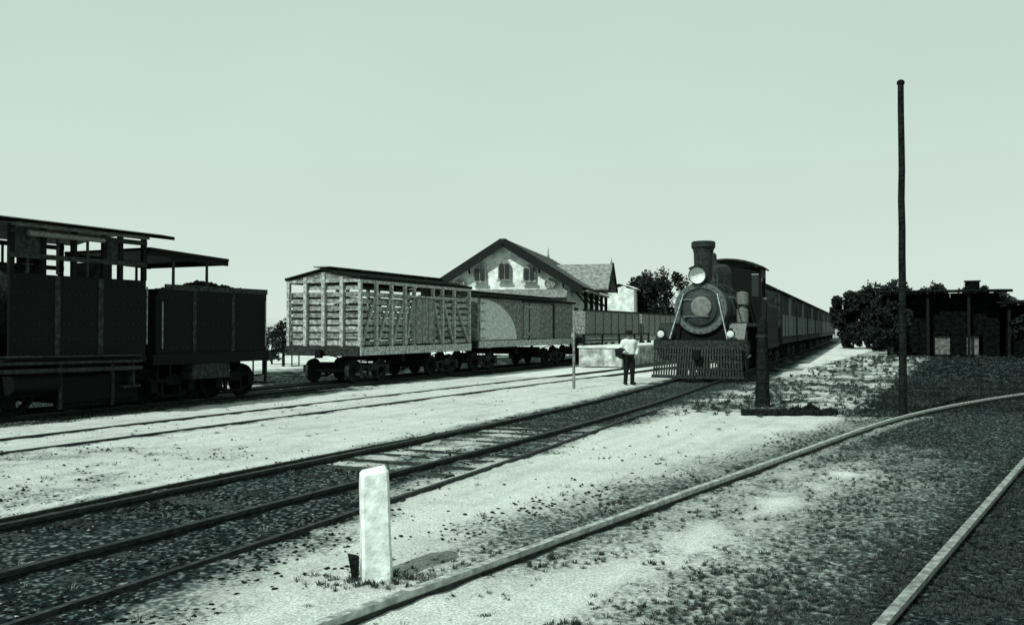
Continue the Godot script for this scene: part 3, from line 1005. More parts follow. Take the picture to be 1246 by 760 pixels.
func engine():
	var p := path_c(28.9, 0.0)
	var dir := Vector2(0.3644, 0.937).normalized()
	var yaw := atan2(dir.y, dir.x)
	var o := thing("steam_locomotive", "black steam engine facing the yard with flared chimney and barred pilot", "locomotive", pd(p.x, p.y, RAIL_TOP), yaw)
	# --- pilot: upright bars between two beams, bowed forward
	var top := MB.new()
	top.span(Vector3(0.55, 0.98, -1.46), Vector3(0.85, 1.3, 1.46))
	part(o, "buffer_beam", top, M["iron_worn"])
	var bot := MB.new()
	for s in [-1.0, 1.0]:
		bot.beam(Vector3(0.05, 0.1, 0), Vector3(0.5, 0.1, s * 1.5), 0.1, 0.1)
	part(o, "pilot_shoe", bot, M["iron_worn"])
	for k in 33:
		var z := -1.44 + 2.88 * k / 32.0
		var b := MB.new()
		var x0 := 0.06 + 0.3 * absf(z)
		b.beam(Vector3(x0, 0.12, z), Vector3(0.52, 1.06, z * 0.97), 0.045, 0.05, Vector3.BACK)
		part(o, "pilot_bar", b, M["iron_worn"])
	var mid := MB.new()
	for s in [-1.0, 1.0]: mid.beam(Vector3(0.27, 0.6, 0), Vector3(0.51, 0.6, s * 1.44), 0.03, 0.05)
	part(o, "pilot_tie", mid, M["iron_worn"])
	for y in [0.36, 0.84]:
		var m2 := MB.new()
		var xo: float = 0.06 + (y - 0.12) * 0.5 - 0.03
		for s in [-1.0, 1.0]: m2.beam(Vector3(xo, y, 0), Vector3(0.47 + (y - 0.36) * 0.1, y, s * 1.45), 0.03, 0.045)
		part(o, "pilot_tie", m2, M["iron_worn"])
	var cp := MB.new()
	cp.span(Vector3(0.1, 0.75, -0.1), Vector3(0.55, 0.93, 0.1))
	cp.box(Vector3(0.06, 0.84, 0.05), Vector3(0.16, 0.3, 0.22))
	part(o, "coupler", cp, M["iron"])
	# --- marker lamps on the beam
	for z in [-1.2, 1.08]:
		var lb := MB.new()
		lb.tube(Vector3(0.62, 1.3, z), Vector3(0.62, 1.42, z), 0.04, 0.04, 8)
		lb.tube(Vector3(0.5, 1.5, z), Vector3(0.78, 1.5, z), 0.12, 0.12, 14)
		lb.tube(Vector3(0.64, 1.6, z), Vector3(0.64, 1.7, z), 0.07, 0.05, 10)
		var lamp := part(o, "marker_lamp", lb, M["iron_worn"])
		var ln := MB.new()
		ln.lathe(Vector3(0.5, 1.5, z), Vector3.LEFT, [[0.115, 0.0], [0.115, 0.02], [0.085, 0.04], [0.0, 0.05]], 14)
		part(lamp, "lens", ln, M["lamp_white"])
	# --- frame, cylinders
	var fr := MB.new()
	for s in [-1.0, 1.0]: fr.span(Vector3(0.8, 0.75, s * 0.55 - 0.06), Vector3(9.0, 1.1, s * 0.55 + 0.06))
	fr.span(Vector3(1.3, 0.6, -0.9), Vector3(2.5, 1.75, 0.9))
	part(o, "frame", fr, M["iron"])
	for s in [-1.0, 1.0]:
		var cy := MB.new()
		cy.lathe(Vector3(1.15, 0.95, s * 1.13), Vector3.RIGHT, [[0.0, 0.0], [0.22, 0.0], [0.24, 0.05], [0.36, 0.06], [0.36, 0.13], [0.33, 0.14], [0.33, 1.2], [0.36, 1.22], [0.36, 1.3], [0.0, 1.3]], 20)
		cy.span(Vector3(1.3, 1.2, s * 1.13 - 0.28), Vector3(2.3, 1.62, s * 1.13 + 0.28))
		part(o, "cylinder", cy, M["iron_worn"])
		var rb := MB.new()
		rb.span(Vector3(1.6, 1.82, s * 1.2 - 0.27), Vector3(7.6, 1.88, s * 1.2 + 0.27))
		rb.span(Vector3(1.58, 1.76, s * 1.2 - 0.29), Vector3(7.6, 1.82, s * 1.48 - 0.02))
		part(o, "running_board", rb, M["iron_worn"])
		var st := MB.new()
		st.beam(Vector3(0.9, 1.32, s * 1.2), Vector3(1.6, 1.84, s * 1.2), 0.55, 0.04)
		part(o, "front_step", st, M["plate"] if s > 0 else M["iron_worn"])
		var rod := MB.new()
		rod.beam(Vector3(2.4, 0.95, s * 1.05), Vector3(4.2, 0.75, s * 1.05), 0.06, 0.12)
		rod.beam(Vector3(4.0, 0.62, s * 0.96), Vector3(7.1, 0.62, s * 0.96), 0.05, 0.1)
		part(o, "rod", rod, M["steel"])
		var hr := MB.new()
		hr.tube(Vector3(1.4, 2.75, s * 0.92), Vector3(7.3, 2.75, s * 0.92), 0.02, 0.02, 6)
		part(o, "handrail", hr, M["steel"])
		var brace := MB.new()
		brace.tube(Vector3(1.22, 3.02, s * 0.52), Vector3(0.72, 1.34, s * 0.95), 0.032, 0.032, 8)
		part(o, "smokebox_brace", brace, M["steel"])
	# air pump on the right-hand side of the boiler
	var pump := MB.new()
	pump.lathe(Vector3(3.1, 1.9, 1.15), Vector3.UP, [[0.0, 0.0], [0.2, 0.0], [0.2, 0.45], [0.1, 0.5], [0.1, 0.6], [0.2, 0.64], [0.2, 1.05], [0.0, 1.1]], 14)
	part(o, "air_pump", pump, M["plate"])
	# --- boiler and smokebox
	var bo := MB.new()
	bo.lathe(Vector3(1.2, 2.36, 0), Vector3.RIGHT, [[0.83, 0.06], [0.83, 1.6], [0.86, 1.62], [0.86, 1.7], [0.8, 1.72], [0.8, 3.2], [0.82, 3.21], [0.82, 3.29], [0.8, 3.3], [0.84, 4.6], [0.92, 6.3], [0.0, 6.3]], 32)
	part(o, "boiler", bo, M["iron_worn"])
	var sr := MB.new()
	sr.lathe(Vector3(1.26, 2.36, 0), Vector3.LEFT, [[0.83, 0.0], [0.88, 0.0], [0.88, 0.07], [0.85, 0.1], [0.7, 0.1], [0.68, 0.07]], 36)
	var ring := part(o, "smokebox_ring", sr, M["smoke_ring"])
	for k in 24:
		var a := TAU * k / 24
		var bt := MB.new()
		bt.tube(Vector3(1.16, 2.36 + sin(a) * 0.78, cos(a) * 0.78), Vector3(1.12, 2.36 + sin(a) * 0.78, cos(a) * 0.78), 0.028, 0.024, 6)
		part(ring, "bolt", bt, M["smoke_ring"])
	var sf := MB.new()
	sf.lathe(Vector3(1.22, 2.36, 0), Vector3.LEFT, [[0.72, 0.0], [0.6, 0.02], [0.56, 0.08], [0.4, 0.13], [0.0, 0.17]], 32)
	var door := part(o, "smokebox_door", sf, M["smokebox"])
	var np := MB.new()
	np.lathe(Vector3(1.06, 2.42, 0.05), Vector3.LEFT, [[0.34, -0.04], [0.34, 0.03], [0.28, 0.045], [0.0, 0.05]], 24)
	part(door, "number_plate", np, M["plate_plain"])
	for y in [0.3, -0.26]:
		var hg := MB.new()
		hg.beam(Vector3(1.09, 2.36 + y, -0.55), Vector3(1.04, 2.36 + y, 0.3), 0.03, 0.05)
		part(door, "hinge_strap", hg, M["smoke_ring"])
	for s in [-1.0, 1.0]:
		var pp := MB.new()
		var c0 := Vector3(4.0, 3.3, s * 0.36)
		for seg in [[c0, Vector3(4.0, 2.9, s * 0.72)], [Vector3(4.0, 2.9, s * 0.72), Vector3(4.05, 2.36, s * 0.85)], [Vector3(4.05, 2.36, s * 0.85), Vector3(4.0, 1.4, s * 0.9)]]:
			pp.tube(seg[0], seg[1], 0.028, 0.028, 6)
		part(o, "sand_pipe", pp, M["iron_worn"])
		var inj := MB.new()
		inj.tube(Vector3(6.9, 2.2, s * 0.95), Vector3(3.6, 2.1, s * 0.87), 0.035, 0.035, 8)
		part(o, "feed_pipe", inj, M["iron_worn"])
	var wh := MB.new()
	wh.lathe(Vector3(6.5, 3.2, 0.1), Vector3.UP, [[0.05, 0.0], [0.05, 0.35], [0.09, 0.36], [0.09, 0.6], [0.0, 0.66]], 10)
	part(o, "whistle", wh, M["steel"])
	# --- chimney with flared cap
	var ch := MB.new()
	ch.lathe(Vector3(1.85, 3.05, 0), Vector3.UP, [[0.5, 0.0], [0.42, 0.14], [0.31, 0.28], [0.3, 0.35], [0.33, 1.22], [0.36, 1.36], [0.41, 1.42], [0.41, 1.6], [0.36, 1.63], [0.3, 1.6], [0.28, 1.0], [0.0, 1.0]], 24)
	part(o, "chimney", ch, M["iron_worn"])
	# --- headlight
	var hb := MB.new()
	hb.span(Vector3(1.15, 3.16, -0.24), Vector3(1.6, 3.21, 0.24))
	hb.beam(Vector3(1.2, 2.9, -0.2), Vector3(1.2, 3.17, -0.2), 0.04, 0.04)
	hb.beam(Vector3(1.2, 2.9, 0.2), Vector3(1.2, 3.17, 0.2), 0.04, 0.04)
	hb.lathe(Vector3(1.05, 3.47, -0.08), Vector3.RIGHT, [[0.235, 0.1], [0.3, 0.0], [0.3, 0.02], [0.28, 0.06], [0.28, 0.42], [0.2, 0.5], [0.0, 0.5]], 22)
	hb.tube(Vector3(1.3, 3.72, -0.08), Vector3(1.3, 3.84, -0.08), 0.08, 0.1, 10)
	var hl := part(o, "headlight", hb, M["iron_worn"])
	var hr2 := MB.new()
	hr2.lathe(Vector3(1.16, 3.47, -0.08), Vector3.LEFT, [[0.0, -0.12], [0.12, -0.1], [0.22, -0.02], [0.27, 0.1]], 22)
	part(hl, "reflector", hr2, M["lamp_white"])
	# --- bell, domes
	var bl := MB.new()
	bl.lathe(Vector3(2.9, 3.36, 0), Vector3.UP, [[0.24, 0.0], [0.2, 0.06], [0.13, 0.2], [0.1, 0.32], [0.0, 0.36]], 16)
	bl.beam(Vector3(2.9, 3.1, -0.3), Vector3(2.9, 3.6, -0.3), 0.06, 0.06)
	bl.beam(Vector3(2.9, 3.1, 0.3), Vector3(2.9, 3.6, 0.3), 0.06, 0.06)
	bl.beam(Vector3(2.9, 3.6, -0.32), Vector3(2.9, 3.6, 0.32), 0.05, 0.05)
	part(o, "bell", bl, M["steel"])
	var d1 := MB.new()
	d1.lathe(Vector3(4.0, 3.05, 0), Vector3.UP, [[0.52, 0.0], [0.42, 0.12], [0.38, 0.25], [0.38, 0.7], [0.34, 0.85], [0.2, 0.98], [0.13, 1.1], [0.13, 1.32], [0.08, 1.4], [0.0, 1.42]], 20)
	part(o, "sand_dome", d1, M["iron_worn"])
	var d2 := MB.new()
	d2.lathe(Vector3(5.6, 3.08, 0), Vector3.UP, [[0.58, 0.0], [0.5, 0.12], [0.46, 0.3], [0.46, 0.75], [0.38, 0.95], [0.2, 1.05], [0.0, 1.08]], 20)
	part(o, "steam_dome", d2, M["iron_worn"])
	# --- cab
	var y0 := 1.55
	var fw := MB.new()      # front wall with two windows
	for s in [-1.0, 1.0]:
		fw.span(Vector3(7.38, y0, s * 0.88), Vector3(7.46, 2.95, s * 1.34))
		fw.span(Vector3(7.38, 2.95, s * 0.88), Vector3(7.46, 3.85, s * 0.98))
		fw.span(Vector3(7.38, 2.95, s * 1.26), Vector3(7.46, 3.85, s * 1.34))
	fw.span(Vector3(7.38, 3.85, -1.34), Vector3(7.46, 4.12, 1.34))
	fw.span(Vector3(7.385, 3.0, -0.88), Vector3(7.455, 3.85, 0.88))
	part(o, "cab_front", fw, M["iron"])
	for s in [-1.0, 1.0]:
		var sw := MB.new()
		sw.span(Vector3(7.46, y0 - 0.3, s * 1.29), Vector3(9.3, 2.85, s * 1.35))
		sw.span(Vector3(7.46, 2.85, s * 1.29), Vector3(7.75, 3.75, s * 1.35))
		sw.span(Vector3(8.4, 2.85, s * 1.29), Vector3(8.5, 3.75, s * 1.35))
		sw.span(Vector3(9.1, 2.85, s * 1.29), Vector3(9.3, 3.75, s * 1.35))
		sw.span(Vector3(7.46, 3.75, s * 1.29), Vector3(9.3, 4.12, s * 1.35))
		part(o, "cab_side", sw, M["iron"])
		var pn := MB.new()
		pn.span(Vector3(7.41, 2.97, s * 0.98), Vector3(7.43, 3.83, s * 1.26))
		part(o, "cab_window", pn, M["glass"])
		var ar := MB.new()
		ar.span(Vector3(7.8, 2.86, s * 1.35), Vector3(8.35, 2.92, s * 1.48))
		part(o, "arm_rest", ar, M["slat3"])
	var cr := MB.new()
	var prev := Vector2(-1.45, 4.08)
	for k in range(1, 9):
		var u := -1.0 + 2.0 * k / 8
		var q := Vector2(1.45 * u, 4.08 + 0.34 * (1.0 - u * u))
		cr.quad(Vector3(7.1, prev.y + 0.06, prev.x), Vector3(7.1, q.y + 0.06, q.x), Vector3(9.7, q.y + 0.06, q.x), Vector3(9.7, prev.y + 0.06, prev.x))
		cr.quad(Vector3(9.7, prev.y, prev.x), Vector3(9.7, q.y, q.x), Vector3(7.1, q.y, q.x), Vector3(7.1, prev.y, prev.x))
		cr.quad(Vector3(7.1, prev.y, prev.x), Vector3(7.1, q.y, q.x), Vector3(7.1, q.y + 0.06, q.x), Vector3(7.1, prev.y + 0.06, prev.x))
		cr.quad(Vector3(9.7, q.y, q.x), Vector3(9.7, prev.y, prev.x), Vector3(9.7, prev.y + 0.06, prev.x), Vector3(9.7, q.y + 0.06, q.x))
		cr.quad(Vector3(7.42, prev.y - 0.3 if k > 1 and k < 9 else 4.0, prev.x * 0.86), Vector3(7.42, 4.0, q.x * 0.86), Vector3(7.42, q.y, q.x * 0.86), Vector3(7.42, prev.y, prev.x * 0.86))
		prev = q
	part(o, "cab_roof", cr, M["iron_worn"])
	var fb := MB.new()
	fb.span(Vector3(6.5, 0.9, -0.75), Vector3(9.2, 1.7, 0.75))
	fb.span(Vector3(7.5, 1.25, -1.4), Vector3(9.3, 1.5, 1.4))
	part(o, "firebox", fb, M["iron"])
	spoked(o, [4.0, 5.55, 7.1], 0.66, M["iron_worn"])
	for x in [1.45, 2.35]:
		for s in [-1.0, 1.0]:
			part(o, "pilot_wheel", wheel_mesh(0.36), M["iron_worn"], Transform3D(Basis() if s > 0 else Basis(Vector3.UP, PI), Vector3(x, 0.36, s * 0.74)))
	# --- tender
	var base := Vector2(p) + dir * 10.0
	var t := thing("tender", "black coal tender coupled behind the oncoming engine", "tender", pd(base.x, base.y, RAIL_TOP), yaw)
	tender_body(t, 5.6, 2.75)
	truck(t, 1.3, 0.4, 1.4, M["iron"])
	truck(t, 4.3, 0.4, 1.4, M["iron"])
	# --- goods train
	var proto: Node3D
	for k in 8:
		var q2 := Vector2(p) + dir * (16.6 + k * 11.3)
		var labels := ["dark goods car first behind the oncoming engine's tender", "dark goods car second behind the oncoming engine's tender", "dark goods car third behind the oncoming engine's tender", "dark goods car fourth behind the oncoming engine's tender", "dark goods car fifth behind the oncoming engine's tender", "dark goods car sixth behind the oncoming engine's tender", "dark goods car seventh behind the oncoming engine's tender", "dark goods car at the tail of the oncoming train"]
		if k == 0:
			proto = box_car(10.6, 3.45, 4.0, labels[0], M["car_dark"], M["car_mid"], M["iron"], M["roof_dark"], q2, yaw, "goods cars of the oncoming train")
			for s in [-1.0, 1.0]:
				for x in [0.6, 2.6, 6.4, 8.5]:
					var b := MB.new()
					b.span(Vector3(x, 1.3, s * 1.35), Vector3(x + 1.5, 2.4, s * 1.38))
					part(proto, "side_panel", b, M["car_mid"])
		else:
			var c: Node3D = proto.duplicate()
			c.name = numbered("box_car")
			add_child(c)
			c.position = pd(q2.x, q2.y, RAIL_TOP)
			c.set_meta("label", labels[k])

func tender_body(t: Node, l: float, h: float):
	var uf := MB.new()
	uf.span(Vector3(0.0, 0.85, -1.35), Vector3(l, 1.08, 1.35))
	uf.span(Vector3(l, 0.75, -0.12), Vector3(l + 0.3, 0.95, 0.12))
	uf.span(Vector3(0.1, 0.6, -0.5), Vector3(l - 0.1, 0.85, 0.5))
	part(t, "underframe", uf, M["iron"])
	var tk := MB.new()
	var pts := []
	var c := [[0.12 + 0.22, h - 0.22, PI / 2], [l - 0.08, h, 0.0]]
	pts.append(Vector2(0.12, 1.08))
	pts.append(Vector2(l - 0.05, 1.08))
	pts.append(Vector2(l - 0.05, h - 0.12))
	pts.append(Vector2(l - 0.1, h - 0.1))
	for k in 7:
		var a := PI / 2 + PI / 2 * k / 6
		pts.append(Vector2(c[0][0] + cos(a) * 0.22, c[0][1] - 0.1 + sin(a) * 0.22))
	tk.prism(pts, Vector3(0, 0, -1.3), Vector3.RIGHT, Vector3.UP, 2.6)
	part(t, "tank", tk, M["iron"])
	for s in [-1.0, 1.0]:
		var rm := MB.new()
		rm.span(Vector3(0.4, h - 0.12, s * 1.28 - 0.03), Vector3(l - 0.02, h, s * 1.28 + 0.03))
		part(t, "rim", rm, M["iron_worn"])
		for k in 3:
			var rv := MB.new()
			for j in int((l - 0.6) / 0.16):
				rv.lathe(Vector3(0.4 + j * 0.16, 1.2 + k * (h - 1.5) / 2.0, s * 1.3), Vector3(0, 0, s), [[0.018, 0.0], [0.012, 0.012], [0.0, 0.015]], 6)
			part(t, "rivet_row", rv, M["iron_worn"]).set_meta("kind", "stuff")
	var er := MB.new()
	er.span(Vector3(l - 0.06, h - 0.12, -1.25), Vector3(l, h, 1.25))
	part(t, "rim", er, M["iron_worn"])
	var rng := RandomNumberGenerator.new()
	rng.seed = 14
	var co := MB.new()
	for k in 260:
		var x := rng.randf_range(l * 0.42, l - 0.25)
		var z := rng.randf_range(-1.1, 1.1)
		var hh := h - 0.1 + 0.28 * maxf(0.0, 1.0 - absf(x - l * 0.72) / (l * 0.3)) * (1.0 - absf(z) / 1.6)
		var r := rng.randf_range(0.08, 0.16)
		co.box(Vector3(x, hh - 0.05, z), Vector3(r, r, r), Basis.from_euler(Vector3(rng.randf() * 3, rng.randf() * 3, rng.randf() * 3)))
	co.span(Vector3(l * 0.35, h - 0.3, -1.2), Vector3(l - 0.1, h - 0.09, 1.2))
	part(t, "coal_heap", co, M["coal"]).set_meta("kind", "stuff")

func left_engine():
	var dir := Vector2(0.43, 0.903).normalized()
	var yaw := atan2(dir.y, dir.x)
	# tender first
	var p := path_a(0.1, 0.0)
	var t := thing("tender", "black tender with a flat canopy on thin posts, behind the open-sided cab", "tender", pd(p.x, p.y, RAIL_TOP), yaw)
	t.scale = Vector3(1, 1.035, 1)
	tender_body(t, 3.75, 2.58)
	truck(t, 0.85, 0.38, 1.1, M["iron"])
	truck(t, 2.85, 0.38, 1.1, M["iron"])
	for x in [0.75, 1.78]:
		for z in [-1.15, 1.15]:
			var b := MB.new()
			b.tube(Vector3(x, 2.45, z), Vector3(x, 3.22, z), 0.035, 0.03, 8)
			part(t, "canopy_post", b, M["iron_worn"])
	var cn := MB.new()
	cn.beam(Vector3(-0.1, 3.3, 0), Vector3(2.3, 3.21, 0), 2.7, 0.06)
	for z in [-1.28, 1.28]: cn.beam(Vector3(-0.12, 3.25, z), Vector3(2.32, 3.16, z), 0.07, 0.16)
	cn.beam(Vector3(2.28, 3.16, -1.3), Vector3(2.28, 3.16, 1.3), 0.06, 0.14)
	part(t, "canopy", cn, M["iron"])
	var stp := MB.new()
	stp.span(Vector3(3.75, 0.85, -1.3), Vector3(3.9, 1.1, 1.3))
	stp.beam(Vector3(3.85, 0.3, 1.15), Vector3(3.85, 0.9, 1.15), 0.06, 0.06)
	stp.span(Vector3(3.7, 0.28, 0.9), Vector3(4.05, 0.33, 1.3))
	part(t, "rear_step", stp, M["iron_worn"])
	for x in [1.25, 2.5]:
		var seam := MB.new()
		seam.span(Vector3(x - 0.05, 1.1, 1.3), Vector3(x + 0.05, 2.44, 1.312))
		part(t, "plate_seam", seam, M["iron_worn"])
	var grab := MB.new()
	grab.tube(Vector3(3.6, 1.2, 1.36), Vector3(3.6, 2.3, 1.36), 0.018, 0.018, 6)
	grab.tube(Vector3(0.25, 1.2, 1.36), Vector3(0.25, 2.2, 1.36), 0.018, 0.018, 6)
	part(t, "grab_rail", grab, M["steel"]).set_meta("kind", "stuff")
	brake_gear(t, 3.75)
	var tb := MB.new()
	tb.span(Vector3(1.2, 0.5, 0.95), Vector3(2.4, 0.84, 1.3))
	part(t, "tool_box", tb, M["iron_worn"])
	# the engine itself
	p = path_a(-0.25, 0.0)
	var o := thing("steam_locomotive", "black steam engine with tall open-sided cab, standing before the canopied tender", "locomotive", pd(p.x, p.y, RAIL_TOP), yaw)
	o.scale = Vector3(1, 1.035, 1)
	for s in [-1.0, 1.0]:
		var w := MB.new()
		w.span(Vector3(-3.0, 1.05, s * 1.27), Vector3(0.16, 2.62, s * 1.33))
		part(o, "cab_side", w, M["iron"])
		for x in [-2.96, -2.3, -1.62, -0.9, -0.5, 0.12]:
			var b := MB.new()
			b.span(Vector3(x - 0.05, 2.62, s * 1.26), Vector3(x + 0.05, 3.5, s * 1.34))
			part(o, "cab_post", b, M["iron"])
		for y in [2.95, 3.4]:
			var r := MB.new()
			r.span(Vector3(-3.0, y - 0.045, s * 1.25), Vector3(0.17, y + 0.045, s * 1.35))
			part(o, "cab_rail", r, M["iron_worn"])
		for x in [-2.62, -1.98, -1.3]:
			var sash := MB.new()
			sash.span(Vector3(x - 0.02, 2.64, s * 1.28), Vector3(x + 0.02, 3.4, s * 1.32))
			part(o, "sash_bar", sash, M["iron_worn"])
		for xs in [[-2.95, -2.32], [-0.85, -0.55]]:           # half-lowered boards beside the open window
			var sh := MB.new()
			sh.span(Vector3(xs[0], 3.0, s * 1.29), Vector3(xs[1], 3.36, s * 1.31))
			part(o, "shutter", sh, M["iron_worn"])
		for j in 6:
			var rv := MB.new()
			for i in 24: rv.lathe(Vector3(-2.9 + i * 0.13, 1.15 + j * 0.28, s * 1.33), Vector3(0, 0, s), [[0.016, 0.0], [0.011, 0.012], [0.0, 0.014]], 6)
			part(o, "rivet_row", rv, M["iron_worn"]).set_meta("kind", "stuff")
	var cr := MB.new()
	var prev := Vector2(-1.6, 3.5)
	for k in range(1, 9):
		var u := -1.0 + 2.0 * k / 8
		var q := Vector2(1.6 * u, 3.5 + 0.16 * (1.0 - u * u))
		cr.quad(Vector3(-3.5, prev.y + 0.07, prev.x), Vector3(-3.5, q.y + 0.07, q.x), Vector3(0.7, q.y + 0.07, q.x), Vector3(0.7, prev.y + 0.07, prev.x))
		cr.quad(Vector3(0.7, prev.y, prev.x), Vector3(0.7, q.y, q.x), Vector3(-3.5, q.y, q.x), Vector3(-3.5, prev.y, prev.x))
		cr.quad(Vector3(-3.5, prev.y, prev.x), Vector3(-3.5, q.y, q.x), Vector3(-3.5, q.y + 0.07, q.x), Vector3(-3.5, prev.y + 0.07, prev.x))
		cr.quad(Vector3(0.7, q.y, q.x), Vector3(0.7, prev.y, prev.x), Vector3(0.7, prev.y + 0.07, prev.x), Vector3(0.7, q.y + 0.07, q.x))
		prev = q
	part(o, "cab_roof", cr, M["iron_worn"])
	var fr := MB.new()
	fr.span(Vector3(-9.5, 0.7, -0.6), Vector3(0.2, 1.06, 0.6))
	fr.span(Vector3(-3.1, 0.95, -1.32), Vector3(0.2, 1.06, 1.32))
	fr.span(Vector3(-2.9, 0.35, -0.9), Vector3(0.0, 0.95, 0.9))
	part(o, "frame", fr, M["iron"])
	var bo := MB.new()
	bo.lathe(Vector3(-9.6, 2.05, 0), Vector3.RIGHT, [[0.0, 0.0], [0.5, 0.04], [0.72, 0.1], [0.72, 6.7], [0.8, 7.6], [0.0, 7.6]], 24)
	part(o, "boiler", bo, M["iron_worn"])
	var bk := MB.new()
	bk.lathe(Vector3(-1.6, 2.05, 0), Vector3.RIGHT, [[0.8, -0.5], [0.8, 0.0], [0.0, 0.06]], 20)
	part(o, "backhead", bk, M["iron_worn"])
	var ch := MB.new()
	ch.lathe(Vector3(-8.9, 2.7, 0), Vector3.UP, [[0.4, 0.0], [0.26, 0.2], [0.3, 1.3], [0.36, 1.36], [0.36, 1.45], [0.2, 1.45]], 18)
	part(o, "chimney", ch, M["iron"])
	var dm := MB.new()
	dm.lathe(Vector3(-5.6, 2.7, 0), Vector3.UP, [[0.45, 0.0], [0.38, 0.2], [0.38, 0.6], [0.2, 0.85], [0.0, 0.9]], 18)
	part(o, "steam_dome", dm, M["iron"])
	spoked(o, [-5.6, -4.3, -2.6], 0.58, M["iron"])
	for s in [-1.0, 1.0]:
		var cy := MB.new()
		cy.tube(Vector3(-9.0, 0.85, s * 1.1), Vector3(-7.9, 0.85, s * 1.1), 0.32, 0.32, 16)
		part(o, "cylinder", cy, M["iron"])
		var rd := MB.new()
		rd.beam(Vector3(-7.9, 0.8, s * 1.0), Vector3(-4.3, 0.55, s * 1.0), 0.06, 0.12)
		rd.beam(Vector3(-5.6, 0.55, s * 0.92), Vector3(-2.6, 0.55, s * 0.92), 0.05, 0.1)
		part(o, "rod", rd, M["iron_worn"])
		var stp2 := MB.new()
		stp2.span(Vector3(-0.35, 0.42, s * 1.12 - 0.15), Vector3(0.1, 0.47, s * 1.12 + 0.15))
		stp2.beam(Vector3(-0.12, 0.45, s * 1.2), Vector3(-0.12, 0.98, s * 1.2), 0.2, 0.04)
		part(o, "cab_step", stp2, M["iron_worn"])
		var hr := MB.new()
		hr.tube(Vector3(0.22, 1.3, s * 1.3), Vector3(0.22, 2.5, s * 1.3), 0.02, 0.02, 6)
		part(o, "grab_rail", hr, M["steel"])
	for x in [-2.0, -1.0]:
		var seam := MB.new()
		seam.span(Vector3(x - 0.06, 1.08, 1.33), Vector3(x + 0.06, 2.6, 1.345))
		part(o, "plate_seam", seam, M["iron_worn"])
	for a in [[1.0, 0.03], [0.86, 0.045], [1.12, 0.02]]:
		var pipe := MB.new()
		pipe.tube(Vector3(-3.6, a[0], 1.4), Vector3(0.0, a[0] - 0.04, 1.4), a[1], a[1], 8)
		part(o, "pipe", pipe, M["iron_worn"])
	var tankc := MB.new()
	tankc.tube(Vector3(-2.9, 0.62, 1.15), Vector3(-1.9, 0.62, 1.15), 0.2, 0.2, 14)
	part(o, "air_reservoir", tankc, M["iron"])
	for x in [-1.75, -0.5]:
		var hang := MB.new()
		hang.span(Vector3(x - 0.04, 0.08, 1.05), Vector3(x + 0.04, 0.95, 1.12))
		part(o, "hanger", hang, M["iron_worn"])
	var skirt := MB.new()
	skirt.span(Vector3(-1.7, 0.1, 0.85), Vector3(0.2, 0.5, 1.05))
	part(o, "ash_pan_side", skirt, M["iron"])
	var awn := MB.new()
	awn.span(Vector3(-3.0, 3.47, 1.36), Vector3(0.1, 3.53, 1.5))
	awn.tube(Vector3(-2.7, 3.36, 1.42), Vector3(-1.0, 3.36, 1.42), 0.06, 0.05, 8)
	part(o, "rolled_awning", awn, M["plate"])
	var seat := MB.new()
	seat.span(Vector3(-0.9, 2.3, 0.5), Vector3(-0.4, 2.95, 0.95))
	part(o, "seat_box", seat, M["iron_worn"])
	var ash := MB.new()
	ash.span(Vector3(-1.8, 0.2, -0.8), Vector3(0.1, 0.7, 1.1))
	part(o, "ash_pan", ash, M["iron"])

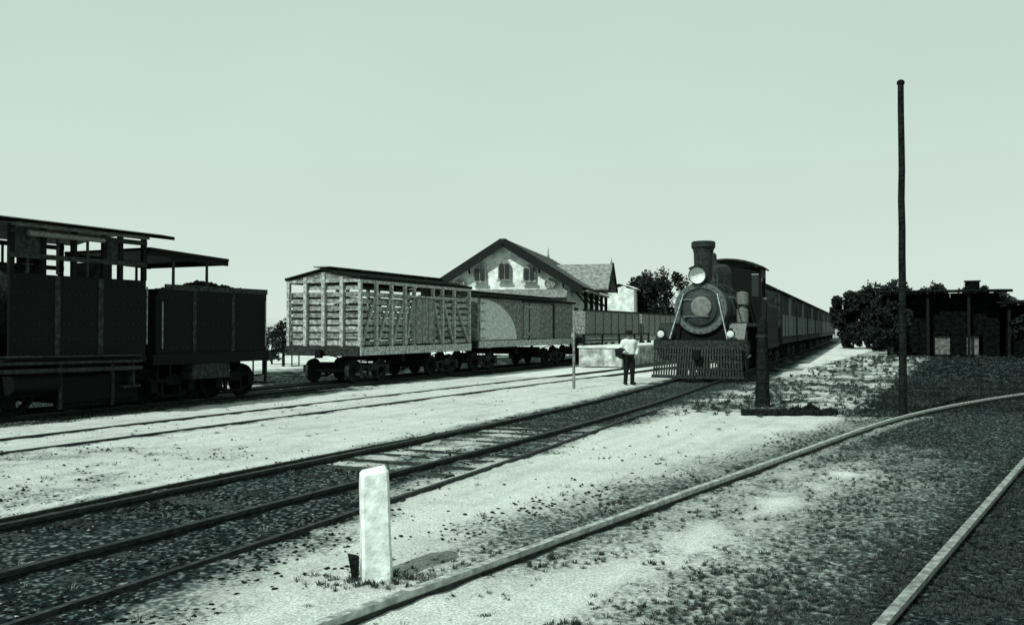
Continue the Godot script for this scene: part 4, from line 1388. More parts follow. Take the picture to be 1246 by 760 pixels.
# ------------------------------------------------------------------ buildings
func station():
	var dir := Vector2(0.22, 0.975).normalized()          # along the ridge, away from the camera
	var yaw := atan2(dir.y, dir.x)
	var o := thing("station_house", "white plastered station house with steep overhanging gable roof and dark eaves", "station", pd(-0.6, 60.0), yaw)
	var hw := 4.2
	var L := 17.0
	var ye := 4.5
	var yr := 7.75
	# local: x away along the ridge, z to the right
	var slope := (yr - 4.55) / 5.2
	var w := MB.new()
	w.prism([Vector2(-hw, 0), Vector2(hw, 0), Vector2(hw, yr - slope * hw - 0.1), Vector2(0, yr - 0.15), Vector2(-hw, yr - slope * hw - 0.1)], Vector3(0.62, 0, 0), Vector3.BACK, Vector3.UP, -0.25)
	part(o, "gable_wall", w, M["plaster"])
	var w2 := MB.new()
	w2.prism([Vector2(-hw, 0), Vector2(hw, 0), Vector2(hw, yr - slope * hw - 0.1), Vector2(0, yr - 0.15), Vector2(-hw, yr - slope * hw - 0.1)], Vector3(L, 0, 0), Vector3.BACK, Vector3.UP, -0.25)
	part(o, "gable_wall", w2, M["plaster"])
	for s in [-1.0, 1.0]:
		var sw := MB.new()
		sw.span(Vector3(0.62, 0, s * hw - 0.12), Vector3(L - 0.25, 4.95, s * hw + 0.12))
		part(o, "side_wall", sw, M["plaster"])
		# roof slope made of courses of tiles
		var rf := MB.new()
		var courses := 18
		for k in courses:
			var u0 := 5.2 * k / courses
			var u1 := 5.2 * (k + 1) / courses + 0.05
			var ya := yr - slope * u0
			var yb := yr - slope * u1
			var a := Vector3(0, ya + 0.02, s * u0)
			var b := Vector3(0, yb + 0.09, s * u1)
			var lx := Vector3(L + 0.4, 0, 0)
			if s > 0: rf.quad(a, b, b + lx, a + lx)
			else: rf.quad(b, a, a + lx, b + lx)
			var bb := b - Vector3(0, 0.07, 0)
			if s > 0: rf.quad(b, bb, bb + lx, b + lx)
			else: rf.quad(bb, b, b + lx, bb + lx)
		rf.beam(Vector3(0.02, yr - 0.1, 0), Vector3(0.02, 4.45, s * 5.2), 0.02, 0.12, Vector3.RIGHT)
		var und := Vector3(0, -0.06, 0)
		rf.quad(Vector3(0, yr, 0) + und, Vector3(L + 0.4, yr, 0) + und, Vector3(L + 0.4, yr - slope * 5.2, s * 5.2) + und, Vector3(0, yr - slope * 5.2, s * 5.2) + und)
		part(o, "roof_slope", rf, M["tile"])
		var bg := MB.new()
		bg.beam(Vector3(-0.06, yr - 0.22, 0), Vector3(-0.06, 4.3, s * 5.25), 0.55, 0.1, Vector3.RIGHT)
		part(o, "bargeboard", bg, M["trim_dark"])
		var pb := MB.new()       # purlin ends
		for k in 5:
			var u := 0.8 + k * 0.95
			pb.span(Vector3(0.0, yr - slope * u - 0.42, s * u - 0.09), Vector3(0.4, yr - slope * u - 0.2, s * u + 0.09))
		part(o, "purlin_end", pb, M["trim_dark"])
		for k in 2:
			var br := MB.new()
			var u2 := 2.4 + k * 1.6
			br.beam(Vector3(0.4, yr - slope * u2 - 0.8, s * u2), Vector3(0.05, yr - slope * u2 - 0.4, s * u2), 0.1, 0.12)
			part(o, "bracket", br, M["trim_dark"])
	# windows in the gable
	for z in [-1.7, 0.0, 1.7]:
		var h := 1.1 if z == 0.0 else 0.85
		var yb := 5.05 if z == 0.0 else 4.95
		var pts := []
		for k in 9:
			var a := PI * k / 8
			pts.append(Vector2(cos(a) * 0.42, yb + h - 0.2 + sin(a) * 0.42))
		pts.append(Vector2(-0.42, yb))
		pts.append(Vector2(0.42, yb))
		var f := MB.new()
		f.prism(pts, Vector3(0.35, 0, z), Vector3.BACK, Vector3.UP, -0.06)
		var win := part(o, "window", f, M["trim_grey"])
		for g in [-0.19, 0.19]:
			var pn := MB.new()
			pn.span(Vector3(0.27, yb + 0.08, z + g - 0.14), Vector3(0.285, yb + h - 0.05, z + g + 0.14))
			part(win, "pane", pn, M["glass"])
		var si := MB.new()
		si.span(Vector3(0.23, yb - 0.1, z - 0.5), Vector3(0.37, yb, z + 0.5))
		part(win, "sill", si, M["trim_grey"])
	for z in [-3.1, 3.1]:
		var vt := MB.new()
		vt.lathe(Vector3(0.36, 4.75, z), Vector3.LEFT, [[0.36, 0.0], [0.36, 0.06], [0.28, 0.07], [0.28, 0.02], [0.0, 0.02]], 18)
		part(o, "round_vent", vt, M["trim_grey"])
	# skirt roof across the gable below the windows
	var pr := MB.new()
	pr.beam(Vector3(-0.25, 3.75, 0), Vector3(0.38, 4.35, 0), 8.6, 0.08)
	part(o, "skirt_roof", pr, M["tile2"])
	var pf := MB.new()
	pf.span(Vector3(-0.32, 3.6, -4.32), Vector3(-0.26, 3.8, 4.32))
	part(o, "skirt_fascia", pf, M["trim_dark"])
	# cross gable towards the platform
	var cx := 9.0
	var cr := 6.6
	var cw := 2.8
	var zo := 6.3
	for s in [-1.0, 1.0]:
		var c := MB.new()
		var a := Vector3(cx, cr, 1.0)
		var b := Vector3(cx, cr, zo)
		var e := Vector3(cx + s * cw, cr - 1.95, zo)
		var g := Vector3(cx + s * cw, cr - 1.95, 3.0)
		if s < 0: c.quad(a, g, e, b)
		else: c.quad(b, e, g, a)
		var dn := Vector3(0, -0.1, 0)
		if s < 0: c.quad(b + dn, e + dn, g + dn, a + dn)
		else: c.quad(a + dn, g + dn, e + dn, b + dn)
		c.quad(e, g, g + dn, e + dn)
		part(o, "cross_roof", c, M["tile"])
		var bd := MB.new()
		bd.beam(Vector3(cx, cr - 0.05, zo + 0.04), Vector3(cx + s * cw, cr - 2.0, zo + 0.04), 0.08, 0.32)
		part(o, "bargeboard", bd, M["trim_dark"])
	var cg := MB.new()
	cg.prism([Vector2(-2.6, -1.85), Vector2(2.6, -1.85), Vector2(0, -0.12)], Vector3(cx, cr, zo - 0.5), Vector3.LEFT, Vector3.UP, -0.1)
	part(o, "cross_gable", cg, M["trim_dark"])
	# porch under the cross gable and along the platform side
	var pc := MB.new()
	pc.span(Vector3(1.0, 4.2, 4.33), Vector3(13.0, 4.32, 5.6))
	part(o, "porch_ceiling", pc, M["trim_grey"])
	for k in 5:
		var b := MB.new()
		b.span(Vector3(1.2 + k * 2.8, 0.3, 5.25), Vector3(1.42 + k * 2.8, 4.2, 5.47))
		b.beam(Vector3(1.31 + k * 2.8, 3.4, 5.36), Vector3(1.31 + k * 2.8, 4.2, 4.7), 0.12, 0.12)
		part(o, "porch_post", b, M["trim_dark"])
	for k in 3:
		var d := MB.new()
		d.span(Vector3(3.0 + k * 4.0, 0.4, 4.33), Vector3(4.3 + k * 4.0, 3.2, 4.4))
		part(o, "door", d, M["trim_dark"])
	var fl := MB.new()
	fl.span(Vector3(0.5, 0.0, 4.36), Vector3(13.5, 0.3, 5.9))
	part(o, "porch_floor", fl, M["concrete"])
	for x in [16.6]:
		var fi := MB.new()
		fi.lathe(Vector3(x, yr - 0.05, 0), Vector3.UP, [[0.1, 0.0], [0.12, 0.2], [0.05, 0.3], [0.05, 0.6], [0.0, 1.0]], 10)
		part(o, "finial", fi, M["trim_grey"])
	var fi2 := MB.new()
	fi2.lathe(Vector3(cx, cr - 0.05, zo - 0.1), Vector3.UP, [[0.1, 0.0], [0.1, 0.15], [0.04, 0.25], [0.0, 0.6]], 10)
	part(o, "finial", fi2, M["trim_grey"])
	# white end pavilion past the porch
	var v := thing("pavilion", "small bright white building with low roof just past the station porch", "building", pd(9.35, 79.0), yaw)
	var vb := MB.new()
	vb.span(Vector3(0, 0, -1.3), Vector3(4, 5.3, 1.3))
	part(v, "wall", vb, M["plaster"])
	var vr := MB.new()
	for s in [-1.0, 1.0]: vr.beam(Vector3(2, 5.75, 0), Vector3(2, 5.25, s * 1.6), 4.4, 0.08)
	part(v, "roof", vr, M["plaster"])
	# platform
	var pdir := Vector2(0.43, 0.903)
	var pl := thing("platform", "low white platform with a thin rail between the freight cars and the man", "platform", pd(3.15, 42.5), atan2(pdir.y, pdir.x))
	var ps := MB.new()
	ps.span(Vector3(0, 0, 0.0), Vector3(11, 0.86, 2.1))
	part(pl, "slab", ps, M["concrete"])
	var pe := MB.new()
	pe.span(Vector3(-0.06, 0.86, -0.06), Vector3(11.06, 0.96, 2.16))
	part(pl, "coping", pe, M["plaster"])
	for k in 5:
		var b := MB.new()
		b.span(Vector3(0.2 + k * 2.6, 0.96, 0.1), Vector3(0.28 + k * 2.6, 1.5, 0.18))
		part(pl, "rail_post", b, M["trim_dark"])
	for y in [1.2, 1.48]:
		var b := MB.new()
		b.span(Vector3(0.1, y - 0.03, 0.11), Vector3(10.9, y + 0.03, 0.17))
		part(pl, "guard_rail", b, M["trim_dark"])

func shed(label: String, x: float, d: float, w: float, dep: float, h: float, turn: float, openings: Array):
	var o := thing("goods_shed", label, "shed", pd(x, d), turn)
	# local x right, z towards the camera
	var n := int(w / 0.9)
	for k in n:
		var x0 := w * k / n
		var x1 := w * (k + 1) / n
		var lo := 0.0
		for q in openings:
			if (x0 + x1) * 0.5 > q[0] and (x0 + x1) * 0.5 < q[1]: lo = q[2]
		if lo < h - 0.3:
			var b := MB.new()
			b.span(Vector3(x0 + 0.01, lo, -0.08), Vector3(x1 - 0.01, h - 0.25, 0.0 + 0.02 * (k % 2)))
			part(o, "wall_board", b, M["shed"])
	var back := MB.new()
	back.span(Vector3(0, 0, -dep), Vector3(w, h - 0.4, -dep + 0.1))
	part(o, "back_wall", back, M["shed"])
	for e in [0.0, w]:
		var sd := MB.new()
		sd.span(Vector3(e - 0.06, 0, -dep + 0.1), Vector3(e + 0.06, h - 0.35, -0.09))
		part(o, "end_wall", sd, M["shed"])
	var rf := MB.new()
	rf.beam(Vector3(w / 2, h - 0.2, 1.2), Vector3(w / 2, h + 0.1, -dep - 0.5), w + 1.4, 0.12)
	part(o, "roof", rf, M["roof_dark"])
	var m := int((w + 1.4) / 0.85)
	for k in m:
		var b := MB.new()
		var xx := -0.7 + (w + 1.4) * k / m
		var jag := 0.25 * sin(k * 7.3)
		b.beam(Vector3(xx + 0.4, h - 0.14, 1.5 + jag), Vector3(xx + 0.4 + 0.1 * jag, h + 0.2, -dep - 0.55), 0.84, 0.06 + 0.04 * absf(jag))
		part(o, "roof_sheet", b, M["roof_dark"])
	for k in int(w / 2.4) + 1:
		var b := MB.new()
		b.span(Vector3(k * 2.4 - 0.08, 0, 0.9), Vector3(k * 2.4 + 0.08, h - 0.28, 1.06))
		part(o, "post", b, M["old_wood"])
	for q in openings:
		var b := MB.new()
		b.span(Vector3(q[0] + 0.05, 0.05, -0.3), Vector3(q[1] - 0.05, q[2] - 0.05, -0.2))
		part(o, "door", b, M["shed_pale"])
	return o

func sheds():
	shed("long black goods shed with two pale doors under a deep flat roof", 25.4, 61.0, 6.6, 6.0, 4.35, -0.4, [[2.6, 3.8, 1.35], [4.6, 5.5, 1.35]])
	shed("lower black shed adjoining the long goods shed", 31.9, 58.2, 6.0, 6.0, 3.55, -0.4, [])
	# box on the roof
	var ch := thing("roof_vent", "small square black vent box on the goods shed roof", "vent", pd(31.4, 61.6, 4.36), -0.4)
	var b := MB.new()
	b.span(Vector3(-0.42, 0, -0.4), Vector3(0.42, 0.6, 0.4))
	part(ch, "box", b, M["shed"])
	var c := MB.new()
	c.span(Vector3(-0.5, 0.6, -0.48), Vector3(0.5, 0.67, 0.48))
	part(ch, "cap", c, M["roof_dark"])

# ------------------------------------------------------------------ trees
func tree(called: String, label: String, x: float, d: float, h: float, rx: float, crown_lo: float, seed_: int, leaf: float, m: Material, count := 3200, group := ""):
	var rng := RandomNumberGenerator.new()
	rng.seed = seed_
	var o := thing(called, label, "tree" if called.ends_with("tree") else "bush", pd(x, d), rng.randf() * TAU, group)
	var tr := MB.new()
	var tops := []
	tr.tube(Vector3(0, -0.2, 0), Vector3(0.05, h * 0.3, 0.03), h * 0.035, h * 0.025, 8, false)
	tr.tube(Vector3(0.05, h * 0.3, 0.03), Vector3(-0.05, h * 0.75, 0), h * 0.025, h * 0.008, 8, false)
	for k in 9:
		var a := rng.randf() * TAU
		var y0 := lerpf(crown_lo * h, h * 0.65, rng.randf())
		var e := Vector3(cos(a) * rx * rng.randf_range(0.5, 0.85), lerpf(y0 + 0.1 * h, h * 0.9, rng.randf() * 0.8), sin(a) * rx * rng.randf_range(0.5, 0.85))
		tr.tube(Vector3(0, y0, 0), e, h * 0.012, h * 0.004, 6, false)
		tops.append(e)
	part(o, "trunk", tr, M["bark"])
	var cr := MB.new()
	var cy := h * (1.0 + crown_lo) * 0.5
	var ry := h * (1.0 - crown_lo) * 0.5
	var clumps := []
	for e in tops: clumps.append([e, rx * rng.randf_range(0.22, 0.4)])
	for k in 22:
		var u := Vector3(rng.randfn(), rng.randfn(), rng.randfn()).normalized() * pow(rng.randf(), 0.4)
		clumps.append([Vector3(u.x * rx * 0.85, cy + u.y * ry * 0.85, u.z * rx * 0.85), rx * rng.randf_range(0.16, 0.36)])
	for k in count:
		var c: Array = clumps[rng.randi() % clumps.size()]
		var u := Vector3(rng.randfn(), rng.randfn(), rng.randfn()).normalized() * pow(rng.randf(), 0.45)
		var pp: Vector3 = c[0] + u * c[1]
		if pp.y < 0.05: continue
		var bs := Basis.from_euler(Vector3(rng.randf() * TAU, rng.randf() * TAU, rng.randf() * TAU))
		var l := leaf * rng.randf_range(0.6, 1.3)
		cr.quad(pp - bs.x * l * 0.5, pp - bs.y * l * 0.28, pp + bs.x * l * 0.5, pp + bs.y * l * 0.28)
	part(o, "crown", cr, m)

func trees():
	tree("leafy_tree", "dark bushy tree standing next to the engine's chimney behind the open cars", 14.0, 82.0, 7.6, 2.3, 0.1, 21, 0.3, M["leaf"], 5200)
	tree("leafy_tree", "dark leafy tree standing beside the small white building", 11.9, 83.0, 6.9, 2.0, 0.08, 22, 0.3, M["leaf"], 4600)
	tree("leafy_tree", "dark tree filling the gap between the white building's tree and the chimney's", 13.0, 86.0, 7.4, 2.2, 0.05, 28, 0.3, M["leaf"], 4600)
	tree("low_bush", "dark bush glimpsed between the tender and the cattle car", -11.0, 43.5, 2.4, 0.9, 0.02, 23, 0.14, M["leaf"], 2200)
	tree("low_bush", "low dark shrub growing behind the cattle car's slatted end", -12.2, 46.0, 1.7, 0.8, 0.02, 29, 0.14, M["leaf2"], 1500)
	var k := 0
	for a in [[41.0, 78.0, 6.3, 2.4], [44.0, 76.0, 5.6, 2.6], [26.6, 63.5, 4.6, 1.6], [30.9, 84.0, 5.7, 1.7], [32.7, 83.0, 6.6, 2.3], [35.0, 83.5, 7.0, 2.6], [33.6, 79.0, 5.2, 2.3], [37.2, 82.0, 7.0, 2.6]]:
		var labels := ["dark tree behind the long shed near its vent box", "dark tree behind the low shed at the right", "dark tree whose crown hides the goods shed corner", "dark tree at the left end of the grove, next to the last goods car", "dark tree in the grove beyond the slender pole", "tall dark tree in the grove beyond the slender pole", "low dark tree standing before the grove beyond the pole", "dark tree of the grove beside the goods shed"]
		tree("grove_tree", labels[k], a[0], a[1], a[2], a[3], -0.05, 40 + k, 0.36, M["leaf"], 6500, "trees of the dark grove")
		k += 1
	k = 0
	for a in [[30.6, 81.0, 2.2, 1.2], [32.3, 78.0, 2.6, 1.6], [34.6, 77.0, 2.4, 1.7], [29.2, 71.5, 1.9, 1.5]]:
		var low := ["low dark shrub at the left foot of the grove", "dark shrub at the foot of the grove's middle", "dark shrub at the grove's foot beside the pole", "dark shrub between the grove and the goods shed corner"]
		tree("low_bush", low[k], a[0], a[1], a[2], a[3], -0.1, 70 + k, 0.3, M["leaf"], 2600, "shrubs under the grove")
		k += 1
	tree("low_bush", "ragged dark bush before the left corner of the goods shed", 24.4, 58.0, 3.7, 1.3, -0.1, 81, 0.28, M["leaf"], 3000)
	tree("low_bush", "ragged dark bush before the low shed beside the goods shed", 31.2, 54.0, 3.1, 1.4, -0.1, 82, 0.28, M["leaf"], 3000)
	tree("slender_tree", "thin treetop rising above the middle of the goods shed roof", 33.2, 71.0, 5.9, 0.75, 0.3, 61, 0.2, M["leaf"], 900)
	tree("slender_tree", "thin treetop rising by the vent box on the goods shed roof", 36.2, 71.0, 6.0, 0.7, 0.3, 62, 0.2, M["leaf"], 700)

# ------------------------------------------------------------------ small things
func posts():
	# whitewashed marker post
	var o := thing("marker_post", "whitewashed square post leaning slightly in the sand", "post", pd(-0.955, 6.4, -0.0), deg_to_rad(14))
	var mb := MB.new()
	var rng := RandomNumberGenerator.new()
	rng.seed = 3
	var rings := []
	for k in 9:
		var y := -0.2 + 0.94 * k / 8.0
		var hw := 0.098 + 0.008 * (1.0 - k / 8.0)
		var ring := []
		var ch := 0.018
		for c in [[1, 1], [-1, 1], [-1, -1], [1, -1]]:
			var j := rng.randf_range(-0.003, 0.003)
			var cx: float = c[0]
			var cz: float = c[1]
			if cx * cz > 0:
				ring.append(Vector3(cx * hw + j, y, cz * (hw - ch)))
				ring.append(Vector3(cx * (hw - ch) + j, y, cz * hw))
			else:
				ring.append(Vector3(cx * (hw - ch), y, cz * hw + j))
				ring.append(Vector3(cx * hw, y, cz * (hw - ch) + j))
		if k == 8:
			for q in ring.size(): ring[q] += Vector3(0, 0.012 * ring[q].x / 0.1, 0)
		rings.append(ring)
	var top := []
	for q in rings[8]: top.append(Vector3(q.x * 0.84, q.y + 0.022, q.z * 0.84))
	rings.append(top)
	for k in rings.size() - 1:
		for q in 8:
			var r := (q + 1) % 8
			mb.quad(rings[k][r], rings[k][q], rings[k + 1][q], rings[k + 1][r])
	for q in range(1, 7): mb.tri(top[0], top[q + 1], top[q])
	part(o, "shaft", mb, M["post_white"], Transform3D(Basis(Vector3.BACK, deg_to_rad(1.6)), Vector3.ZERO))
	# dark wedge beside it
	var st := thing("dark_wedge", "small black wedge beside the white post", "wedge", pd(-1.1, 6.36, 0.0), 0.3)
	var sb := MB.new()
	sb.prism([Vector2(-0.012, -0.04), Vector2(0.022, -0.04), Vector2(0.026, 0.16), Vector2(-0.05, 0.18)], Vector3(0, 0, -0.02), Vector3.RIGHT, Vector3.UP, 0.05)
	part(st, "blade", sb, M["old_wood"])
	# slender pole
	var pole := thing("slender_pole", "tall slender dark pole standing beside the foreground track", "pole", pd(7.78, 18.0))
	var pb := MB.new()
	var pk := Vector3(0, -0.3, 0)
	for k in 12:
		var nx := Vector3(rng.randf_range(-0.008, 0.008), -0.3 + 6.95 * (k + 1) / 12.0, rng.randf_range(-0.008, 0.008))
		if k == 11: nx = Vector3(0, 6.65, 0)
		pb.tube(pk, nx, 0.078 - 0.0017 * k, 0.078 - 0.0017 * (k + 1), 12, false)
		pk = nx
	part(pole, "shaft", pb, M["old_wood"])
	var cap := MB.new()
	cap.lathe(Vector3(0, 6.64, 0), Vector3.UP, [[0.058, 0.0], [0.075, 0.0], [0.075, 0.05], [0.05, 0.08], [0.0, 0.1]], 14)
	part(pole, "cap", cap, M["iron"])
	# thick dark timber post near the engine
	var tp := thing("timber_post", "thick black timber post standing alone on the sand beside the oncoming engine", "post", pd(5.62, 20.3), 0.4)
	var tb := MB.new()
	tb.lathe(Vector3(0, -0.3, 0), Vector3.UP, [[0.18, 0.0], [0.165, 0.4], [0.14, 1.0], [0.12, 1.8], [0.115, 2.2], [0.09, 2.3], [0.0, 2.33]], 9)
	part(tp, "shaft", tb, M["old_wood"])
	var band_ := MB.new()
	band_.lathe(Vector3(0, 1.55, 0), Vector3.UP, [[0.115, 0.0], [0.135, 0.0], [0.135, 0.07], [0.115, 0.07]], 12)
	part(tp, "iron_band", band_, M["iron_worn"])
	# timber lying on the sand
	var lt := thing("fallen_timber", "long black timber lying flat on the sand before the thick post", "timber", pd(5.6, 18.3), -0.03)
	var lb := MB.new()
	lb.beam(Vector3(-0.95, 0.05, 0), Vector3(0.85, 0.05, 0), 0.14, 0.14)
	part(lt, "beam", lb, M["old_wood"])
	var lump := thing("clinker_heap", "small dark heap of clinker at the end of the fallen timber", "heap", pd(6.15, 18.7))
	var hb := MB.new()
	for k in 70:
		var a := rng.randf() * TAU
		var r := rng.randf() * 0.45
		var s := rng.randf_range(0.05, 0.12)
		hb.box(Vector3(cos(a) * r * 1.3, 0.02 + (0.45 - r) * 0.35 * rng.randf(), sin(a) * r), Vector3(s, s * 0.8, s), Basis.from_euler(Vector3(rng.randf() * 3, rng.randf() * 3, rng.randf() * 3)))
	var heap := part(lump, "clinker", hb, M["coal"])
	heap.set_meta("kind", "stuff")
	# thin grey stake
	var sk := thing("thin_stake", "thin grey stake standing on the sand before the box car's far end", "stake", pd(1.82, 26.6))
	var kb := MB.new()
	kb.lathe(Vector3(0, -0.2, 0), Vector3.UP, [[0.045, 0.0], [0.04, 1.0], [0.034, 1.9], [0.0, 1.93]], 8)
	part(sk, "shaft", kb, M["trim_grey"])
	var kf := MB.new()
	kf.span(Vector3(-0.07, 1.5, -0.05), Vector3(0.07, 1.66, -0.036))
	part(sk, "plate", kf, M["trim_grey"])

# ------------------------------------------------------------------ the man
func capsule_field(bones: Array, cell: float, k: float, grow := 0.0) -> MB:
	var lo := Vector3.ONE * 1e9
	var hi := Vector3.ONE * -1e9
	for b in bones:
		var r: float = maxf(b[2], b[3]) + grow + cell * 3 + k
		for q in [b[0], b[1]]:
			lo = lo.min(q - Vector3.ONE * r)
			hi = hi.max(q + Vector3.ONE * r)
	var nx := int(ceil((hi.x - lo.x) / cell)) + 1
	var ny := int(ceil((hi.y - lo.y) / cell)) + 1
	var nz := int(ceil((hi.z - lo.z) / cell)) + 1
	var f := PackedFloat32Array()
	f.resize(nx * ny * nz)
	f.fill(1.0)
	for b in bones:
		var a: Vector3 = b[0]
		var e: Vector3 = b[1]
		var ra: float = b[2] + grow
		var rb: float = b[3] + grow
		var r := maxf(ra, rb) + cell * 2 + k
		var l := ((a.min(e) - Vector3.ONE * r - lo) / cell).floor()
		var h := ((a.max(e) + Vector3.ONE * r - lo) / cell).ceil()
		var ab := e - a
		var l2 := maxf(ab.length_squared(), 1e-8)
		for z in range(maxi(0, int(l.z)), mini(nz, int(h.z) + 1)):
			for y in range(maxi(0, int(l.y)), mini(ny, int(h.y) + 1)):
				for x in range(maxi(0, int(l.x)), mini(nx, int(h.x) + 1)):
					var p := lo + Vector3(x, y, z) * cell
					var t := clampf((p - a).dot(ab) / l2, 0.0, 1.0)
					var d := p.distance_to(a + ab * t) - lerpf(ra, rb, t)
					var i := (z * ny + y) * nx + x
					var g := f[i]
					var hh := maxf(k - absf(g - d), 0.0) / k
					f[i] = minf(g, d) - hh * hh * k * 0.25
	# surface nets
	var mb := MB.new()
	var ids := {}
	var corner := [Vector3i(0, 0, 0), Vector3i(1, 0, 0), Vector3i(0, 1, 0), Vector3i(1, 1, 0), Vector3i(0, 0, 1), Vector3i(1, 0, 1), Vector3i(0, 1, 1), Vector3i(1, 1, 1)]
	var edges := [[0, 1], [2, 3], [4, 5], [6, 7], [0, 2], [1, 3], [4, 6], [5, 7], [0, 4], [1, 5], [2, 6], [3, 7]]
	for z in nz - 1:
		for y in ny - 1:
			var row := (z * ny + y) * nx
			for x in nx - 1:
				var i := row + x
				var inside := 0
				var val := [f[i], f[i + 1], f[i + nx], f[i + nx + 1], f[i + nx * ny], f[i + nx * ny + 1], f[i + nx * ny + nx], f[i + nx * ny + nx + 1]]
				for q in val:
					if q < 0.0: inside += 1
				if inside == 0 or inside == 8: continue
				var sum := Vector3.ZERO
				var cnt := 0
				for ed in edges:
					var va: float = val[ed[0]]
					var vb: float = val[ed[1]]
					if (va < 0.0) != (vb < 0.0):
						var t2 := va / (va - vb)
						sum += Vector3(corner[ed[0]]).lerp(Vector3(corner[ed[1]]), t2)
						cnt += 1
				var g2 := Vector3(val[1] - val[0] + val[3] - val[2] + val[5] - val[4] + val[7] - val[6], val[2] - val[0] + val[3] - val[1] + val[6] - val[4] + val[7] - val[5], val[4] - val[0] + val[5] - val[1] + val[6] - val[2] + val[7] - val[3]).normalized()
				ids[i] = mb.v.size()
				mb.v.append(lo + (Vector3(x, y, z) + sum / cnt) * cell)
				mb.n.append(g2)
	for z in range(1, nz - 1):
		for y in range(1, ny - 1):
			for x in range(1, nx - 1):
				var i := (z * ny + y) * nx + x
				var a0 := f[i] < 0.0
				for ax in 3:
					var step: int = [1, nx, nx * ny][ax]
					if a0 == (f[i + step] < 0.0): continue
					var s1: int = [nx, nx * ny, 1][ax]
					var s2: int = [nx * ny, 1, nx][ax]
					if not (ids.has(i) and ids.has(i - s1) and ids.has(i - s2) and ids.has(i - s1 - s2)): continue
					var q0: int = ids[i - s1 - s2]
					var q1: int = ids[i - s2]
					var q2: int = ids[i]
					var q3: int = ids[i - s1]
					if a0: mb.ix.append_array(PackedInt32Array([q0, q2, q1, q0, q3, q2]))
					else: mb.ix.append_array(PackedInt32Array([q0, q1, q2, q0, q2, q3]))
	return mb

func joined(parts: Array) -> MB:
	var mb := MB.new()
	for p in parts:
		var off := mb.v.size()
		mb.v.append_array(p.v)
		mb.n.append_array(p.n)
		for i in p.ix: mb.ix.append(i + off)
	return mb

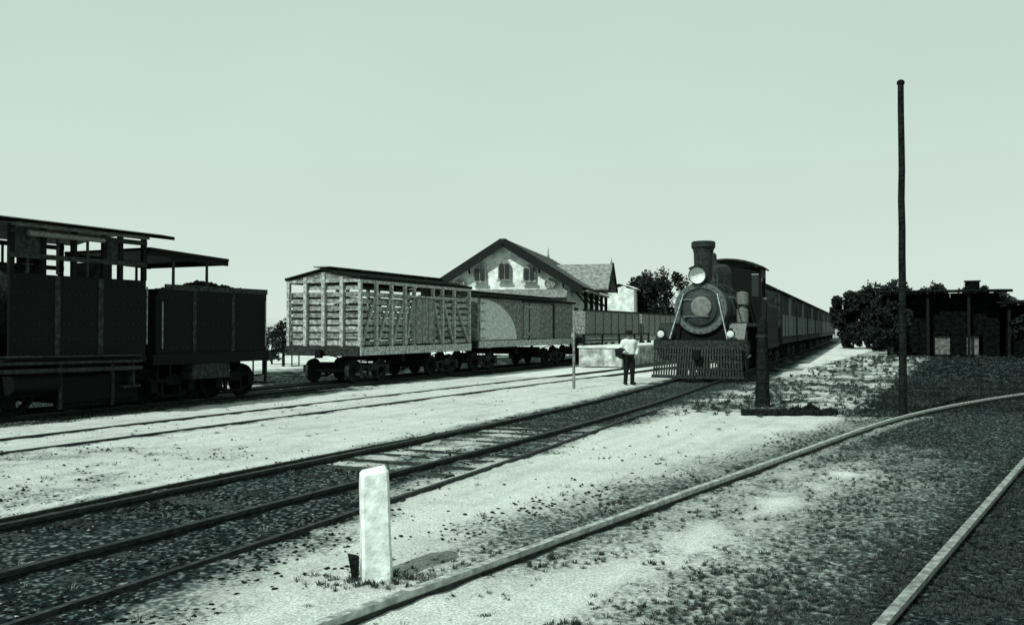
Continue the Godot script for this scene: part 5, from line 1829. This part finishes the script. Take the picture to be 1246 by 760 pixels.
func man():
	# faces +z (towards the camera), a little turned; a dark coat over the left-hand forearm in the picture
	var o := thing("person", "person in white shirt and dark trousers standing beside the engine, coat over arm", "person", pd(3.66, 28.3, 0.02), 0.25)
	var hip := 0.86
	var body := [
		[Vector3(0, 1.43, 0), Vector3(0, 1.35, 0), 0.055, 0.06],
		[Vector3(0, 1.51, 0.01), Vector3(0, 1.57, 0.0), 0.08, 0.085],
		[Vector3(0, 1.46, 0.035), Vector3(0, 1.5, 0.02), 0.05, 0.065],
		[Vector3(0, 1.515, 0.09), Vector3(0, 1.5, 0.11), 0.012, 0.016],
		[Vector3(-0.08, 1.52, 0.0), Vector3(-0.08, 1.5, 0.0), 0.016, 0.012],
		[Vector3(0.08, 1.52, 0.0), Vector3(0.08, 1.5, 0.0), 0.016, 0.012],
		[Vector3(-0.1, 1.3, 0), Vector3(0.1, 1.3, 0), 0.1, 0.1],
		[Vector3(0, 1.25, 0), Vector3(0, 1.0, 0.01), 0.135, 0.12],
		[Vector3(-0.06, 0.9, 0), Vector3(0.06, 0.9, 0), 0.12, 0.12],
	]
	var arms := [
		[Vector3(-0.19, 1.32, 0), Vector3(-0.27, 1.07, -0.03), 0.055, 0.045],
		[Vector3(-0.27, 1.07, -0.03), Vector3(-0.2, 1.02, 0.2), 0.042, 0.03],
		[Vector3(0.19, 1.32, 0), Vector3(0.29, 1.09, -0.05), 0.055, 0.045],
		[Vector3(0.29, 1.09, -0.05), Vector3(0.21, 0.93, 0.09), 0.042, 0.03],
	]
	var legs := [
		[Vector3(-0.09, hip, 0), Vector3(-0.1, 0.47, 0.02), 0.085, 0.058],
		[Vector3(-0.1, 0.47, 0.02), Vector3(-0.11, 0.08, -0.02), 0.055, 0.038],
		[Vector3(0.09, hip, 0), Vector3(0.1, 0.47, 0.03), 0.085, 0.058],
		[Vector3(0.1, 0.47, 0.03), Vector3(0.11, 0.08, 0.0), 0.055, 0.038],
	]
	var feet := []
	for s in [-1.0, 1.0]: feet.append([Vector3(s * 0.11, 0.045, -0.05), Vector3(s * 0.14, 0.035, 0.13), 0.045, 0.033])
	var hands := []
	for side in [[Vector3(-0.2, 1.02, 0.2), Vector3(0.05, -0.03, 0.09).normalized(), Vector3.UP, 1.0], [Vector3(0.21, 0.93, 0.09), Vector3(-0.7, -0.45, 0.25).normalized(), Vector3.UP, -1.0]]:
		var wr: Vector3 = side[0]
		var f: Vector3 = side[1]
		var across: Vector3 = f.cross(side[2]).normalized()
		var nn: Vector3 = across.cross(f).normalized()
		var hb := [[wr, wr + f * 0.03, 0.028, 0.028]]
		for k in 4:
			var off := across * (k - 1.5) * 0.02
			hb.append([wr + f * 0.02 + off * 0.7, wr + f * 0.085 + off, 0.014, 0.0125])
			var kn := wr + f * 0.088 + off
			var ln: float = [0.034, 0.042, 0.039, 0.03][k]
			var e1 := kn + (f * 0.85 - nn * 0.5).normalized() * ln
			hb.append([kn, e1, 0.0105, 0.0095])
			hb.append([e1, e1 + (f * 0.3 - nn).normalized() * ln * 0.8, 0.0095, 0.008])
		var tb: Vector3 = wr + f * 0.03 + across * 0.03 * side[3]
		hb.append([tb, tb + (f * 0.7 + across * side[3] * 0.8 - nn * 0.3).normalized() * 0.045, 0.0135, 0.011])
		hb.append([tb + (f * 0.7 + across * side[3] * 0.8 - nn * 0.3).normalized() * 0.045, tb + (f * 1.0 + across * side[3] * 0.5 - nn * 0.8).normalized() * 0.075, 0.011, 0.009])
		hands.append(capsule_field(hb, 0.0055, 0.006))
	var skin := capsule_field(body + arms + legs + feet, 0.017, 0.035)
	part(o, "body", joined([skin] + hands), M["skin"])
	var shirt := [[Vector3(-0.11, 1.3, 0), Vector3(0.11, 1.3, 0), 0.1, 0.1], [Vector3(-0.05, 1.22, 0), Vector3(-0.06, 0.98, 0.01), 0.12, 0.115], [Vector3(0.05, 1.22, 0), Vector3(0.06, 0.98, 0.01), 0.12, 0.115]]
	for k in 4:
		var a: Array = arms[k].duplicate()
		if k % 2 == 1: a[1] = a[0].lerp(a[1], 0.85)
		shirt.append(a)
	part(o, "shirt", capsule_field(shirt, 0.016, 0.035, 0.02), M["shirt"])
	part(o, "trousers", capsule_field([[Vector3(-0.06, 0.9, 0), Vector3(0.06, 0.9, 0), 0.12, 0.12]] + legs, 0.017, 0.03, 0.024), M["cloth_dark"])
	part(o, "shoes", capsule_field(feet, 0.012, 0.02, 0.012), M["cloth_dark"])
	var hat := MB.new()
	hat.lathe(Vector3(0, 1.575, 0), Vector3.UP, [[0.0, 0.0], [0.155, -0.012], [0.16, 0.0], [0.1, 0.012], [0.098, 0.06], [0.08, 0.1], [0.0, 0.11]], 20)
	part(o, "hat", hat, M["cloth_dark"])
	var fc := MB.new()
	for s in [-1.0, 1.0]:
		fc.lathe(Vector3(s * 0.032, 1.525, 0.076), Vector3.BACK, [[0.013, 0.0], [0.008, 0.007], [0.0, 0.009]], 8)
	part(o, "eyes", fc, M["cloth_dark"])
	var mo := MB.new()
	mo.box(Vector3(0, 1.468, 0.078), Vector3(0.045, 0.009, 0.012))
	part(o, "mouth", mo, M["cloth_dark"])
	# coat hanging over the forearm: a folded cloth with thickness
	var c := thing("folded_coat", "dark coat hung over the standing person's forearm", "coat", pd(3.66, 28.3, 0.02), 0.25)
	var cb := capsule_field([
		[Vector3(-0.27, 1.09, 0.02), Vector3(-0.22, 1.06, 0.15), 0.06, 0.055],
		[Vector3(-0.36, 1.02, 0.02), Vector3(-0.33, 0.86, 0.06), 0.06, 0.05],
		[Vector3(-0.33, 1.02, 0.12), Vector3(-0.3, 0.84, 0.14), 0.055, 0.05],
		[Vector3(-0.4, 1.06, -0.01), Vector3(-0.42, 0.9, 0.02), 0.05, 0.045],
		[Vector3(-0.3, 1.08, 0.0), Vector3(-0.4, 1.05, 0.0), 0.06, 0.06]], 0.016, 0.04)
	part(c, "cloth", cb, M["cloth_dark"])

# ------------------------------------------------------------------
func _ready():
	# camera
	var cam := Camera3D.new()
	cam.name = "camera"
	cam.fov = 38.1
	cam.near = 0.1
	cam.far = 6000.0
	add_child(cam)
	cam.position = Vector3(0, 1.75, 0)
	cam.rotation.x = deg_to_rad(1.04)
	cam.current = true
	# sky, exposure
	var we := WorldEnvironment.new()
	we.name = "environment"
	var env := Environment.new()
	env.background_mode = Environment.BG_SKY
	var sm := ProceduralSkyMaterial.new()
	sm.sky_horizon_color = Color(0.80, 0.87, 0.825)
	sm.sky_top_color = Color(0.69, 0.765, 0.73)
	sm.sky_curve = 0.2
	sm.ground_horizon_color = Color(0.78, 0.85, 0.80)
	sm.ground_bottom_color = Color(0.5, 0.55, 0.52)
	sm.sun_angle_max = 1.0
	var cn := FastNoiseLite.new()
	cn.seed = 8
	cn.frequency = 0.012
	cn.fractal_octaves = 5
	var cim := Image.create(512, 256, false, Image.FORMAT_RGBA8)
	for y in 256:
		var el := PI * (0.5 - (y + 0.5) / 256.0)
		for x in 512:
			var az := TAU * x / 512.0
			var q := Vector3(cos(az) * cos(el), sin(el) * 2.0, sin(az) * cos(el)) * 120.0
			cim.set_pixel(x, y, Color(1, 1, 1, clampf(0.05 + 0.3 * cn.get_noise_3dv(q), 0.0, 0.3)))
	sm.sky_cover = ImageTexture.create_from_image(cim)
	sm.sky_cover_modulate = Color(0.33, 0.36, 0.345)
	var sky := Sky.new()
	sky.sky_material = sm
	env.sky = sky
	env.tonemap_mode = Environment.TONE_MAPPER_LINEAR
	env.tonemap_exposure = 1.12
	env.sdfgi_enabled = true
	env.ssao_enabled = true
	env.ssil_enabled = true
	we.environment = env
	add_child(we)
	# sun: high, behind the camera's left shoulder
	var sun := DirectionalLight3D.new()
	sun.name = "sun"
	sun.light_energy = 1.25
	sun.light_angular_distance = 0.6
	sun.light_color = Color(0.97, 1.0, 0.96)
	sun.shadow_enabled = true
	add_child(sun)
	var to_sun := Vector3(-0.6 * 0.72, 0.70, 0.8 * 0.72).normalized()
	sun.look_at_from_position(to_sun * 50.0, Vector3.ZERO, Vector3.UP)

	materials()
	ground()
	tracks()
	station()
	sheds()
	trees()
	freight_cars()
	engine()
	left_engine()
	posts()
	man()
	cover()
